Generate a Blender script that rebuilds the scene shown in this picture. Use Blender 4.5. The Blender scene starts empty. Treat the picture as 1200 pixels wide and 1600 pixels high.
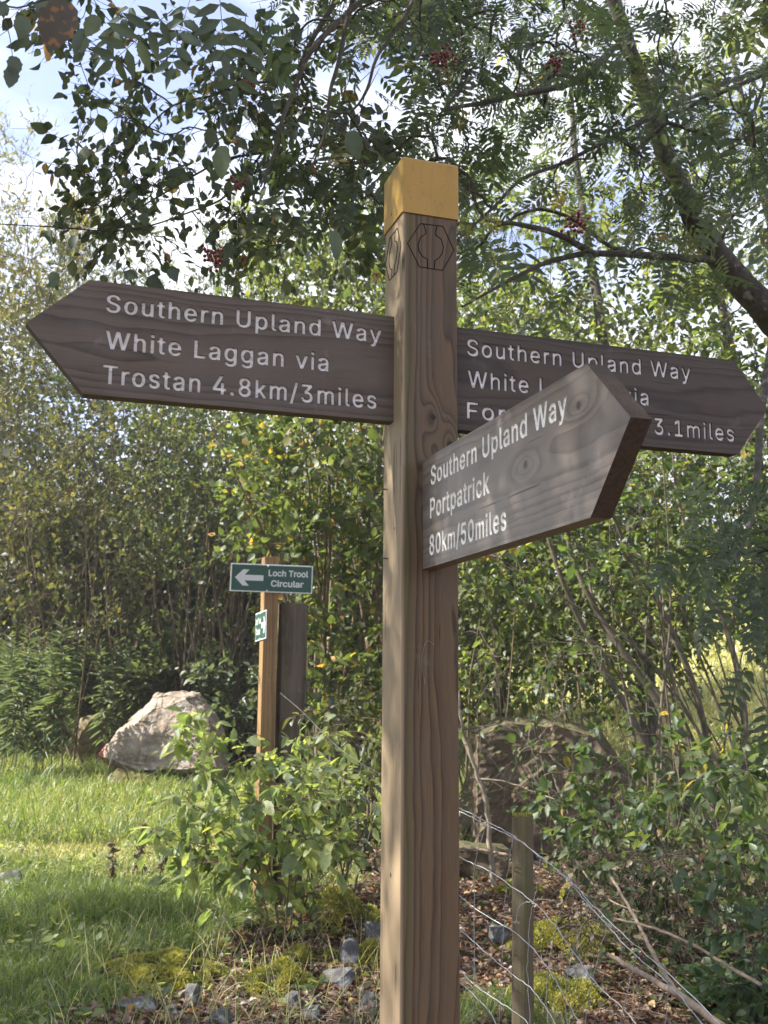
import bpy, bmesh, math, random
import numpy as np
from mathutils import Vector, Matrix, noise as mnoise

# ---------------------------------------------------------------- camera, world, sun, exposure
sc = bpy.context.scene
C = sc.collection
rad = math.radians
EYE = 1.5
FPX, PITCH, ROLL = 1632.3, 0.1684, 0.0077          # focal length in photo pixels, radians
cam_d = bpy.data.cameras.new("camera")
cam = bpy.data.objects.new("camera", cam_d); C.objects.link(cam)
cam_d.sensor_fit = 'VERTICAL'; cam_d.sensor_height = 36.0; cam_d.lens = 36.0*FPX/1600
cam_d.clip_start = 0.02; cam_d.clip_end = 3000
FWD = Vector((0, math.cos(PITCH), math.sin(PITCH)))
R0 = Vector((1, 0, 0)); U0 = Vector((0, -math.sin(PITCH), math.cos(PITCH)))
RT = R0*math.cos(ROLL) + U0*math.sin(ROLL); UP = U0*math.cos(ROLL) - R0*math.sin(ROLL)
cam.matrix_world = Matrix(((RT.x, UP.x, -FWD.x, 0), (RT.y, UP.y, -FWD.y, 0), (RT.z, UP.z, -FWD.z, EYE), (0, 0, 0, 1)))
cam_d.dof.use_dof = True; cam_d.dof.focus_distance = 2.15; cam_d.dof.aperture_fstop = 13.0
sc.camera = cam

SUN_AZ = rad(-94)        # measured from +Y (the view direction) towards +X : negative is left
SUN_EL = rad(46)
SUN_DIR = Vector((math.sin(SUN_AZ)*math.cos(SUN_EL), math.cos(SUN_AZ)*math.cos(SUN_EL), math.sin(SUN_EL)))
w = bpy.data.worlds.new("World"); sc.world = w; w.use_nodes = True
nt = w.node_tree; nt.nodes.clear()
def wn(t, **k):
    n = nt.nodes.new(t)
    for a, b in k.items(): setattr(n, a, b)
    return n
sky = wn('ShaderNodeTexSky', sky_type='NISHITA', sun_disc=False, sun_elevation=SUN_EL, sun_rotation=SUN_AZ, air_density=1.0, dust_density=0.4, ozone_density=1.0)
geo = wn('ShaderNodeTexCoord')
mp = wn('ShaderNodeMapping'); mp.inputs['Scale'].default_value = (1.2, 1.2, 2.6); mp.inputs['Location'].default_value = (5.157, 1.809, 4.823)
cn = wn('ShaderNodeTexNoise'); cn.inputs['Scale'].default_value = 2.1; cn.inputs['Detail'].default_value = 7; cn.inputs['Roughness'].default_value = 0.52
cr = wn('ShaderNodeValToRGB'); cr.color_ramp.elements[0].position = 0.42; cr.color_ramp.elements[1].position = 0.56; cr.color_ramp.elements[0].color = (.10, .10, .10, 1)
mix = wn('ShaderNodeMix', data_type='RGBA')
mix.inputs[7].default_value = (3.7, 3.8, 4.1, 1)
bg = wn('ShaderNodeBackground'); bg.inputs[1].default_value = 0.12
out = wn('ShaderNodeOutputWorld')
L = nt.links.new
L(geo.outputs['Generated'], mp.inputs[0]); L(mp.outputs[0], cn.inputs[0]); L(cn.outputs[0], cr.inputs[0])
L(cr.outputs[0], mix.inputs[0]); mul = wn('ShaderNodeMix', data_type='RGBA', blend_type='MULTIPLY'); mul.inputs[0].default_value = 1; mul.inputs[7].default_value = (.95, .80, .86, 1)
L(sky.outputs[0], mul.inputs[6]); L(mul.outputs[2], mix.inputs[6]); L(mix.outputs[2], bg.inputs[0]); L(bg.outputs[0], out.inputs[0])

sun_d = bpy.data.lights.new("sun", 'SUN'); sun_d.energy = 5.0; sun_d.angle = rad(0.6); sun_d.color = (1.0, 0.93, 0.80)
sun = bpy.data.objects.new("sun", sun_d); C.objects.link(sun)
sun.rotation_euler = SUN_DIR.to_track_quat('Z', 'Y').to_euler(); sun.location = (-8, 4, 12)
sc.view_settings.view_transform = 'Standard'; sc.view_settings.look = 'None'; sc.view_settings.gamma = 1
sc.view_settings.exposure = 1.8
sc.render.engine = 'CYCLES'
cy = sc.cycles
cy.max_bounces = 7; cy.diffuse_bounces = 4; cy.glossy_bounces = 2; cy.transmission_bounces = 5; cy.transparent_max_bounces = 4
cy.caustics_reflective = False; cy.caustics_refractive = False

# ---------------------------------------------------------------- helpers
rng = np.random.default_rng(7)
def A(v): return np.asarray(v, dtype=float)
def ray(px, py):
    d = FWD*FPX + RT*(px-600) + UP*(800-py)
    return d
def at(px, py, Y):
    d = ray(px, py); t = Y/d.y
    return Vector((d.x*t, Y, EYE+d.z*t))
def smooth(x, a, b):
    t = np.clip((x-a)/(b-a), 0, 1); return t*t*(3-2*t)
def zg(x, y):
    x = A(x); y = A(y)
    b = np.interp(y, [-20, 4, 8.5, 13, 20, 40, 70, 400], [0, 0, .18, .40, .66, 1.2, 2.0, 14])
    b = b + smooth(x, 3.5, 13)*smooth(y, 13, 44)*6.5
    b = b + .03*np.sin(x*1.7+y*.9)*np.sin(y*1.3-x*.6) + .012*np.sin(x*5.1+1)*np.sin(y*4.3)
    return b
def ground_px(px, py):
    d = ray(px, py); t = 0.0
    for i in range(4000):
        t += 0.02/ d.y
        if EYE+d.z*t <= float(zg(d.x*t, d.y*t)): break
    return Vector((d.x*t, d.y*t, float(zg(d.x*t, d.y*t))))

def new_mesh(name, V, F, smooth_sh=False):
    """V (n,3); F list of equal-length index arrays [(m,k), ...] or list of tuples"""
    me = bpy.data.meshes.new(name)
    V = np.asarray(V, dtype=np.float32).reshape(-1, 3)
    if isinstance(F, np.ndarray): F = [F]
    if len(F) and isinstance(F[0], (tuple, list)):
        me.from_pydata([tuple(v) for v in V], [], F)
    else:
        F = [np.asarray(f, dtype=np.int32) for f in F if len(f)]
        loops = np.concatenate([f.reshape(-1) for f in F])
        tot = np.concatenate([np.full(len(f), f.shape[1], dtype=np.int32) for f in F])
        start = np.concatenate([[0], np.cumsum(tot)[:-1]]).astype(np.int32)
        me.vertices.add(len(V)); me.vertices.foreach_set('co', V.reshape(-1))
        me.loops.add(len(loops)); me.loops.foreach_set('vertex_index', loops)
        me.polygons.add(len(tot)); me.polygons.foreach_set('loop_start', start); me.polygons.foreach_set('loop_total', tot)
        me.update(calc_edges=True)
    if smooth_sh:
        me.polygons.foreach_set('use_smooth', np.ones(len(me.polygons), dtype=bool))
    return me
def tag(o, label=None, cat=None, group=None, kind=None):
    if label: o['label'] = label
    if cat: o['category'] = cat
    if group: o['group'] = group
    if kind: o['kind'] = kind
    return o
def empty(name, loc, label=None, cat=None, group=None):
    o = bpy.data.objects.new(name, None); C.objects.link(o); o.location = loc; o.empty_display_size = .1
    return tag(o, label, cat, group)
def obj(name, me, mat=None, parent=None, world=True):
    """link a mesh whose vertices are in world coordinates; under a parent they are stored relative to it"""
    o = bpy.data.objects.new(name, me); C.objects.link(o)
    if mat: me.materials.append(mat)
    if parent:
        o.parent = parent
        if world:
            off = Vector((0, 0, 0)); p = parent
            while p: off += p.location; p = p.parent
            me.transform(Matrix.Translation(-off))
    return o
def rebase(o, loc):
    """move a top-level world-coordinate mesh's origin to loc"""
    o.data.transform(Matrix.Translation(-Vector(loc))); o.location = loc; return o
def norm(a): return a/np.maximum(np.linalg.norm(a, axis=-1, keepdims=True), 1e-9)

class TubeBag:
    def __init__(s): s.V = []; s.F = []; s.n = 0
    def tubes(s, P, Rr, k=5, cap=False):
        """P (n,m,3) polylines, Rr (n,m) radii"""
        P = A(P); Rr = A(Rr)
        if P.ndim == 2: P = P[None]; Rr = Rr[None]
        n, m = P.shape[:2]
        T = np.empty_like(P); T[:, 1:-1] = P[:, 2:]-P[:, :-2]; T[:, 0] = P[:, 1]-P[:, 0]; T[:, -1] = P[:, -1]-P[:, -2]
        T = norm(T)
        ref = norm(np.cross(T[:, 0], np.where(np.abs(T[:, :1, 2]) > .9, [[1., 0, 0]], [[0, 0, 1.]])))
        U = np.empty_like(P); u = ref
        for j in range(m):
            u = norm(u - (u*T[:, j]).sum(-1, keepdims=True)*T[:, j]); U[:, j] = u
        W = np.cross(T, U)
        a = np.arange(k)*2*np.pi/k
        ring = P[:, :, None] + Rr[:, :, None, None]*(np.cos(a)[:, None]*U[:, :, None] + np.sin(a)[:, None]*W[:, :, None])
        idx = np.arange(n*m*k).reshape(n, m, k) + s.n
        q = np.stack([idx[:, :-1], np.roll(idx[:, :-1], -1, 2), np.roll(idx[:, 1:], -1, 2), idx[:, 1:]], -1).reshape(-1, 4)
        s.V.append(ring.reshape(-1, 3)); s.F.append(q); s.n += n*m*k
        if cap:
            for e in (0, -1):
                c = P[:, e]; ci = np.arange(n)+s.n; s.V.append(c); s.n += n
                r = idx[:, e]
                t = np.stack([r, np.roll(r, -1, 1), np.repeat(ci[:, None], k, 1)], -1).reshape(-1, 3)
                s.F.append(np.concatenate([t, t[:, 2:]], 1)[:, :3] if False else t)
        return s
    def mesh(s, name, sm=True):
        quads = [f for f in s.F if f.shape[1] == 4]; tris = [f for f in s.F if f.shape[1] == 3]
        return new_mesh(name, np.concatenate(s.V), ([np.concatenate(quads)] if quads else []) + ([np.concatenate(tris)] if tris else []), sm)

def spline(pts, n):
    """Catmull-Rom resample of (m,d) points"""
    P = A([list(p) for p in pts]); m = len(P)
    Pe = np.concatenate([[2*P[0]-P[1]], P, [2*P[-1]-P[-2]]])
    t = np.linspace(0, m-1-1e-9, n); i = t.astype(int); u = (t-i)[:, None]
    a, b, c, d = Pe[i], Pe[i+1], Pe[i+2], Pe[i+3]
    return .5*((2*b)+(-a+c)*u+(2*a-5*b+4*c-d)*u*u+(-a+3*b-3*c+d)*u**3)

# leaf templates : (verts, faces by length) ; y is the length axis, z the face normal
def T_ovate(fold=.10, curl=-.10, w_=.33):
    v = [(0, 0, 0), (w_*.75, .22, fold*.7), (w_, .45, fold), (w_*.55, .78, fold*.6+curl*.5), (0, 1, curl), (-w_*.75, .22, fold*.7), (-w_, .45, fold), (-w_*.55, .78, fold*.6+curl*.5), (0, .5, -.01)]
    return A(v), [np.array([[0, 1, 2, 8], [8, 2, 3, 4], [0, 8, 6, 5], [8, 4, 7, 6]])]
def T_serrate(w_=.36):
    n = 9; ys = np.linspace(0, 1, n); R = []; Lf = []
    for i, y in enumerate(ys):
        b = w_*np.sin(np.pi*min(1, y*.9+.06))**.8*(1.0 if y < .95 else .0)*(1-.35*y)
        R.append((b*(1.0 if i % 2 else .86), y-(.02 if i % 2 else 0), .09*b/w_-.1*y*y))
    v = [(0, y, -.1*y*y) for y in ys] + R + [(-a, b, c) for a, b, c in R]
    f = []
    for i in range(n-1):
        f.append([i, n+i, n+i+1, i+1]); f.append([i, i+1, 2*n+i+1, 2*n+i])
    return A(v), [np.array(f)]
def T_lance(w_=.09, curl=-.12):
    v = [(0, 0, 0), (w_, .3, .02), (w_*.8, .65, curl*.3), (0, 1, curl), (-w_*.8, .65, curl*.3), (-w_, .3, .02)]
    return A(v), [np.array([[0, 1, 2, 3], [0, 3, 4, 5]])]
def T_pinnate(pairs=6, ll=.36, seed=1):
    wl = .165
    r = np.random.default_rng(seed); V = []; F = []
    base, fa = T_lance(wl, -.12)
    def add(p, ang, l, roll):
        c, s = np.cos(ang), np.sin(ang)
        q = base*l
        x, y, z = q[:, 0], q[:, 1], q[:, 2]
        cr_, sr_ = np.cos(roll), np.sin(roll)
        x, z = x*cr_-z*sr_, x*sr_+z*cr_
        V.append(np.stack([x*c+y*s, -x*s+y*c, z], -1)+p); F.append(fa[0]+6*(len(V)-1))
    for i in range(pairs):
        y = .2+.72*i/(pairs-1); z = -.12*y*y
        l = ll*(.75+.5*np.sin(np.pi*(i+1)/(pairs+1)))*r.uniform(.9, 1.1)*.8
        for sg in (1, -1): add(A([0, y, z]), sg*rad(r.uniform(58, 72)), l, sg*r.uniform(-.1, .5))
    add(A([0, .95, -.12]), 0, ll*.85, 0)
    n0 = 6*len(V)
    V.append(A([(.006, 0, 0), (-.006, 0, 0), (-.005, .5, -.03), (.005, .5, -.03), (.003, .97, -.11), (-.003, .97, -.11)]))
    F.append(np.array([[n0, n0+1, n0+2, n0+3], [n0+3, n0+2, n0+5, n0+4]]))
    return np.concatenate(V), [np.concatenate(F)]
def T_blade(bend):
    v = []
    for i, y in enumerate((0, .35, .7)):
        wd = .5*(1-.25*y); v += [(-wd, y*(1-.15*bend*y), bend*y*y), (wd, y*(1-.15*bend*y), bend*y*y)]
    v.append((0, 1-.3*bend, bend))
    return A(v), [np.array([[0, 1, 3, 2], [2, 3, 5, 4]]), np.array([[4, 5, 6]])]

class LeafBag:
    def __init__(s): s.V = []; s.Q = []; s.n = 0; s.t = {}
    def add(s, tmpl, pos, axis, nrm, size, tint=None):
        v, fs = tmpl; pos = A(pos); n = len(pos)
        if n == 0: return
        y = norm(A(axis)); z = A(nrm); z = norm(z-(z*y).sum(-1, keepdims=True)*y); x = np.cross(y, z)
        size = A(size)
        if size.ndim == 0: size = np.full(n, float(size))
        if size.ndim == 1: size = np.repeat(size[:, None], 3, 1)
        V = pos[:, None] + v[None, :, 0, None]*(x*size[:, :1])[:, None] + v[None, :, 1, None]*(y*size[:, 1:2])[:, None] + v[None, :, 2, None]*(z*size[:, 2:])[:, None]
        k = len(v); off = s.n + k*np.arange(n)
        if tint is None: tint = rng.random(n)
        for f in fs:
            g = (f[None]+off[:, None, None]).reshape(-1, f.shape[1])
            s.t.setdefault(f.shape[1], []).append((g, np.repeat(tint, len(f))))
        s.V.append(V.reshape(-1, 3)); s.n += n*k
    def mesh(s, name):
        ks = sorted(s.t); F = [np.concatenate([g for g, _ in s.t[k]]) for k in ks]
        tint = np.concatenate([np.concatenate([t for _, t in s.t[k]]) for k in ks])
        me = new_mesh(name, np.concatenate(s.V), F)
        a = me.attributes.new('tint', 'FLOAT', 'FACE'); a.data.foreach_set('value', tint.astype(np.float32))
        return me

# ---------------------------------------------------------------- materials
class NT:
    def __init__(s, name):
        s.m = bpy.data.materials.new(name); s.m.use_nodes = True; s.t = s.m.node_tree; s.t.nodes.clear()
        s.out = s.n('ShaderNodeOutputMaterial')
    def n(s, t, ins=None, **k):
        x = s.t.nodes.new(t)
        for a, b in k.items(): setattr(x, a, b)
        for a, b in (ins or {}).items():
            if hasattr(b, 'is_output'): s.t.links.new(b, x.inputs[a])
            else: x.inputs[a].default_value = b
        return x
    def ramp(s, fac, stops, interp='LINEAR'):
        r = s.n('ShaderNodeValToRGB', {0: fac}); r.color_ramp.interpolation = interp
        e = r.color_ramp.elements
        while len(e) < len(stops): e.new(.5)
        for i, (p, c) in enumerate(stops): e[i].position = p; e[i].color = (*c, 1) if len(c) == 3 else c
        return r.outputs[0]
    def mix(s, f, a, b, mode='MIX'):
        x = s.n('ShaderNodeMix', {0: f}, data_type='RGBA', blend_type=mode, clamp_factor=True)
        for i, v in ((6, a), (7, b)):
            if hasattr(v, 'is_output'): s.t.links.new(v, x.inputs[i])
            else: x.inputs[i].default_value = (*v, 1)
        return x.outputs[2]
    def math(s, op, a, b=0.0, c=None, clamp=False):
        ins = {0: a, 1: b}
        if c is not None: ins[2] = c
        return s.n('ShaderNodeMath', ins, operation=op, use_clamp=clamp).outputs[0]
    def noise(s, vec, scale, detail=4, rough=.55, dist=0.0):
        return s.n('ShaderNodeTexNoise', {'Vector': vec, 'Scale': scale, 'Detail': detail, 'Roughness': rough, 'Distortion': dist}).outputs[0]
    def coord(s, which='Object'): return s.n('ShaderNodeTexCoord').outputs[which]
    def mapping(s, vec, scale=(1, 1, 1), loc=(0, 0, 0), rot=(0, 0, 0)):
        return s.n('ShaderNodeMapping', {0: vec, 1: loc, 2: rot, 3: scale}).outputs[0]
    def bump(s, h, strength, dist=.002):
        return s.n('ShaderNodeBump', {'Height': h, 'Strength': strength, 'Distance': dist}).outputs[0]
    def principled(s, col, rough=.7, normal=None, spec=.3, metal=0.0):
        ins = {'Base Color': col if hasattr(col, 'is_output') else (*col, 1), 'Roughness': rough, 'Specular IOR Level': spec, 'Metallic': metal}
        if normal is not None: ins['Normal'] = normal
        p = s.n('ShaderNodeBsdfPrincipled', ins); s.t.links.new(p.outputs[0], s.out.inputs[0]); return s.m

def leaf_mat(name, stops, trans=.45, tcol=(.95, 1.0, .52), gloss=.045, rough=.5):
    """stops: tint ramp of leaf colours; the light through the leaf is yellower than the light off it"""
    stops = [(p_, tuple(.85*v+.15*(.3*c_[0]+.6*c_[1]+.1*c_[2]) for v in c_)) for p_, c_ in stops]
    t = NT(name)
    tint = t.n('ShaderNodeAttribute', attribute_name='tint').outputs['Fac']
    c = t.ramp(tint, stops)
    c = t.mix(.5, c, t.ramp(t.noise(t.coord(), 1.1, 3, .6), [(.35, (.72, .78, .8)), (.65, (1.3, 1.2, .95))]), 'MULTIPLY')
    nz = t.noise(t.coord(), 30, 2)
    c = t.mix(.35, c, t.ramp(nz, [(.35, (.55, .55, .55)), (.65, (1.35, 1.3, 1.2))]), 'MULTIPLY')
    tc = t.mix(1.0, c, tuple(x*2.0 for x in tcol), 'MULTIPLY')
    d = t.n('ShaderNodeBsdfDiffuse', {0: c}); tr = t.n('ShaderNodeBsdfTranslucent', {0: tc})
    m1 = t.n('ShaderNodeMixShader', {0: trans, 1: d.outputs[0], 2: tr.outputs[0]})
    g = t.n('ShaderNodeBsdfGlossy', {0: (.75, .8, .85, 1), 1: rough})
    m2 = t.n('ShaderNodeMixShader', {0: gloss, 1: m1.outputs[0], 2: g.outputs[0]})
    t.t.links.new(m2.outputs[0], t.out.inputs[0])
    return t.m

YEL = (.42, .25, .03)
M = {}
M['rowan'] = leaf_mat('rowan_leaf', [(0, (.045, .068, .040)), (.5, (.064, .094, .048)), (.95, (.10, .125, .052)), (.985, (.16, .13, .03)), (1, YEL)], .46, (.95, 1, .62))
M['birch'] = leaf_mat('birch_leaf', [(0, (.045, .066, .044)), (.6, (.070, .098, .052)), (.95, (.10, .12, .055)), (.97, (.30, .19, .04)), (1, (.33, .16, .04))], .40, (.95, 1, .62))
M['willow_y'] = leaf_mat('yellowing_willow_leaf', [(0, (.075, .095, .035)), (.5, (.125, .135, .045)), (1, (.20, .175, .06))], .45, (1, .95, .4))
M['willow_g'] = leaf_mat('willow_leaf', [(0, (.045, .075, .030)), (.5, (.075, .105, .036)), (.95, (.11, .13, .045)), (1, (.30, .24, .05))], .45)
M['thicket'] = leaf_mat('thicket_leaf', [(0, (.040, .052, .022)), (.5, (.066, .078, .030)), (.9, (.11, .105, .035)), (1, (.20, .17, .05))], .42)
M['sallow'] = leaf_mat('sallow_leaf', [(0, (.055, .085, .034)), (.5, (.095, .130, .042)), (.93, (.14, .165, .05)), (.97, (.35, .26, .03)), (1, (.45, .22, .02))], .45, gloss=.035)
M['hazel'] = leaf_mat('hazel_leaf', [(0, (.040, .075, .028)), (.5, (.070, .115, .036)), (.975, (.12, .15, .045)), (1, YEL)], .52, gloss=.035)
M['backlit'] = leaf_mat('far_leaf', [(0, (.055, .085, .026)), (.5, (.095, .125, .034)), (1, (.17, .18, .05))], .6)
M['shrub'] = leaf_mat('shrub_leaf', [(0, (.12, .175, .07)), (.5, (.20, .26, .095)), (.92, (.30, .34, .11)), (1, (.40, .40, .06))], .5, gloss=.035)
M['herb'] = leaf_mat('willowherb_leaf', [(0, (.060, .088, .052)), (.6, (.098, .132, .075)), (1, (.15, .175, .095))], .38, gloss=.035)
M['grass'] = leaf_mat('grass_blade', [(0, (.08, .135, .026)), (.5, (.14, .205, .04)), (.88, (.21, .24, .07)), (1, (.42, .36, .18))], .4)
M['grass_dry'] = leaf_mat('dry_grass_blade', [(0, (.16, .22, .045)), (.45, (.31, .33, .10)), (1, (.62, .54, .32))], .35)
M['moss'] = leaf_mat('moss_frond', [(0, (.10, .115, .018)), (.5, (.25, .25, .03)), (1, (.40, .36, .05))], .35, gloss=.04)
M['litter'] = leaf_mat('dead_leaf', [(0, (.05, .03, .02)), (.4, (.11, .06, .036)), (.75, (.20, .11, .065)), (.93, (.33, .21, .14)), (1, (.40, .28, .06))], .2, (1, .7, .5), gloss=.08)
M['fern'] = leaf_mat('fern_leaf', [(0, (.045, .09, .030)), (1, (.08, .13, .045))], .4)
M['mottled'] = leaf_mat('mottled_leaf', [(0, (.05, .045, .035)), (1, (.08, .065, .045))], .3, (1, .8, .5), gloss=.03)
_t = M['mottled'].node_tree; _d = [n for n in _t.nodes if n.type in ('BSDF_DIFFUSE',)][0]; _src = _d.inputs[0].links[0].from_socket
_n = _t.nodes.new('ShaderNodeTexNoise'); _n.inputs['Scale'].default_value = 85; _n.inputs['Detail'].default_value = 3; _c = _t.nodes.new('ShaderNodeTexCoord'); _t.links.new(_c.outputs['Object'], _n.inputs[0])
_r = _t.nodes.new('ShaderNodeValToRGB'); _r.color_ramp.elements[0].position = .54; _r.color_ramp.elements[1].position = .62; _t.links.new(_n.outputs[0], _r.inputs[0])
_m = _t.nodes.new('ShaderNodeMix'); _m.data_type = 'RGBA'; _m.inputs[7].default_value = (.26, .12, .04, 1); _t.links.new(_r.outputs[0], _m.inputs[0]); _t.links.new(_src, _m.inputs[6]); _t.links.new(_m.outputs[2], _d.inputs[0])
M['dead'] = leaf_mat('withered_leaf', [(0, (.085, .07, .045)), (1, (.17, .135, .085))], .2, (1, .8, .6), gloss=.03)

def bark_mat(name, a, b, moss=None, scale=30, lichen=.0):
    t = NT(name); co = t.coord()
    n1 = t.noise(t.mapping(co, (1, 1, .5)), scale, 6, .65)
    col = t.ramp(n1, [(.3, a), (.7, b)])
    n2 = t.noise(co, 6, 4, .6)
    if moss: col = t.mix(t.ramp(n2, [(.5, (0, 0, 0)), (.66, (.8, .8, .8))]), col, moss)
    if lichen: col = t.mix(t.ramp(t.noise(co, 18, 3), [(.60, (0, 0, 0)), (.70, (lichen,)*3)]), col, (.36, .36, .32))
    return t.principled(col, .85, t.bump(n1, .7, .006), .2)
M['bark'] = bark_mat('rowan_bark', (.035, .030, .027), (.105, .092, .080), (.045, .055, .022), 34, .5)
M['stem'] = bark_mat('hazel_bark', (.075, .062, .050), (.17, .145, .115), (.07, .075, .035), 26, .3)
M['twig'] = bark_mat('twig_bark', (.045, .036, .030), (.10, .082, .066), None, 40)
M['stem_brown'] = bark_mat('brown_stem_bark', (.095, .07, .046), (.19, .145, .10), None, 24)
M['stick'] = bark_mat('dead_stick_bark', (.16, .12, .09), (.34, .27, .21), None, 40)
M['pale_stick'] = bark_mat('pale_stem_bark', (.19, .155, .12), (.38, .32, .26), (.12, .11, .07), 30)

def wood_mat(name, early, late, ring=.0075, axis='Z', centre=(.16, -.05), knots=(), weather=(.20, .18, .165), wmix=.3, algae=None, spec=.3, rough=.6, low_warm=None, contrast=1.0, wobble=.022, sap_lit=None):
    """growth rings round an off-board pith, so faces and end grain agree; knots bend the rings round them"""
    t = NT(name); co = t.coord()
    sep = t.n('ShaderNodeSeparateXYZ', {0: co})
    ax = {'X': 0, 'Y': 1, 'Z': 2}[axis]; o1, o2 = [i for i in range(3) if i != ax]
    st = [4.0, 4.0, 4.0]; st[ax] = .9
    wob = t.noise(t.mapping(co, tuple(st)), 2.2, 3, .5)
    st2 = [30., 30., 30.]; st2[ax] = 4.
    wob2 = t.noise(t.mapping(co, tuple(st2)), 1.3, 2, .5)
    dx = t.math('SUBTRACT', sep.outputs[o1], centre[0]); dy = t.math('SUBTRACT', sep.outputs[o2], centre[1])
    r = t.math('SQRT', t.math('ADD', t.math('MULTIPLY', dx, dx), t.math('MULTIPLY', dy, dy)))
    r = t.math('ADD', r, t.math('MULTIPLY', wob, wobble)); r = t.math('ADD', r, t.math('MULTIPLY', wob2, .0018))
    kmask = None
    for (kx, ky, kz, ks) in knots:
        v = t.n('ShaderNodeVectorMath', {0: co, 1: (kx, ky, kz)}, operation='SUBTRACT').outputs[0]
        sc_ = [1., 1., 1.]; sc_[ax] = .42
        v2 = t.n('ShaderNodeVectorMath', {0: v, 1: tuple(sc_)}, operation='MULTIPLY').outputs[0]
        d = t.n('ShaderNodeVectorMath', {0: v2}, operation='LENGTH').outputs['Value']
        g = t.math('EXPONENT', t.math('MULTIPLY', t.math('POWER', t.math('DIVIDE', d, ks*2.0), 2.0), -1.0))
        r = t.math('ADD', r, t.math('MULTIPLY', g, ks*1.6))
        d2 = t.n('ShaderNodeVectorMath', {0: v}, operation='LENGTH').outputs['Value']
        k = t.ramp(t.math('DIVIDE', t.math('ADD', d2, t.math('MULTIPLY', t.noise(co, 160, 2), ks*.5)), ks*1.5), [(.45, (1, 1, 1)), (.75, (0, 0, 0))])
        kmask = k if kmask is None else t.math('MAXIMUM', kmask, k)
    rv = t.n('ShaderNodeCombineXYZ', {0: t.math('MULTIPLY', r, 55.0)}).outputs[0]; r = t.math('ADD', r, t.math('MULTIPLY', t.noise(rv, 1.0, 3, .6), ring*3.2))
    ph = t.math('FRACT', t.math('DIVIDE', r, ring))
    gr = t.ramp(ph, [(0, (.05,)*3), (.45, (.22,)*3), (.76, (.7,)*3), (.88, (1,)*3), (.96, (.4,)*3), (1, (.05,)*3)])
    fib = [520., 520., 520.]; fib[ax] = 14.
    fine = t.noise(t.mapping(co, tuple(fib)), 1.0, 3, .6)
    grf = t.math('MULTIPLY', gr, contrast)
    col = t.mix(grf, early, late)
    col = t.mix(t.ramp(fine, [(.3, (.45,)*3), (.7, (0, 0, 0))]), col, tuple(x*.55 for x in late))
    big = t.noise(t.mapping(co, (3, 3, 3)), 3.0, 4, .6)
    col = t.mix(t.math('MULTIPLY', t.ramp(big, [(.35, (0, 0, 0)), (.7, (1, 1, 1))]), wmix), col, weather)
    if low_warm:                                   # the lower, less weathered wood keeps its warm colour
        z0, z1, wc = low_warm
        f = t.math('DIVIDE', t.math('SUBTRACT', z1, sep.outputs[2]), z1-z0, clamp=True)
        col = t.mix(t.math('MULTIPLY', f, .8), col, t.mix(1.0, col, wc, 'MULTIPLY'))
    if sap_lit:                                        # pale sapwood on one side, lightened to stand in for light there
        f = t.ramp(t.math('ADD', sep.outputs[0], t.math('MULTIPLY', t.math('SUBTRACT', t.noise(t.mapping(co, (30, 30, 2)), 1.0, 3), .5), .006)), [(sap_lit[0], (.8,)*3), (sap_lit[0]+.004, (0, 0, 0))])
        col = t.mix(f, col, t.mix(t.math('MULTIPLY', gr, .75), sap_lit[1], sap_lit[2]))
    if algae:                                      # green algae film along one arris
        g0, wdt, acol = algae
        f = t.math('SUBTRACT', 1.0, t.math('DIVIDE', t.math('ABSOLUTE', t.math('SUBTRACT', sep.outputs[0], g0)), wdt), clamp=True)
        nn = t.ramp(t.noise(t.mapping(co, (60, 60, 5)), 1.0, 4, .6), [(.35, (.15,)*3), (.65, (1,)*3)])
        f = t.math('MULTIPLY', t.math('MULTIPLY', f, nn), .75)
        col = t.mix(f, col, acol)
    ck = [95., 95., 95.]; ck[ax] = 1.3
    crk = t.ramp(t.noise(t.mapping(co, tuple(ck), (3.3, 1.7, .4)), 1.0, 3, .45), [(.655, (0, 0, 0)), (.685, (.85,)*3)])
    brk = t.ramp(t.noise(t.mapping(co, (7, 7, 7)), 1.0, 3, .5), [(.5, (0, 0, 0)), (.6, (1, 1, 1))])
    crk = t.math('MULTIPLY', crk, brk); col = t.mix(crk, col, tuple(x*.25 for x in late))
    pal = t.ramp(t.noise(t.mapping(co, (11, 11, 11), (5, 2, 1)), 1.0, 6, .7), [(.60, (0, 0, 0)), (.74, (.5,)*3)])
    col = t.mix(pal, col, tuple(min(1, x*1.9) for x in weather))
    if kmask is not None: col = t.mix(t.math('MULTIPLY', kmask, .92), col, tuple(x*.25 for x in late))
    h = t.math('ADD', t.math('ADD', t.math('MULTIPLY', gr, -.5), t.math('MULTIPLY', fine, .8)), t.math('MULTIPLY', crk, -1.5))
    return t.principled(col, t.math('ADD', rough-.1, t.math('MULTIPLY', fine, .25)), t.bump(h, .35, .0012), spec)

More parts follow.
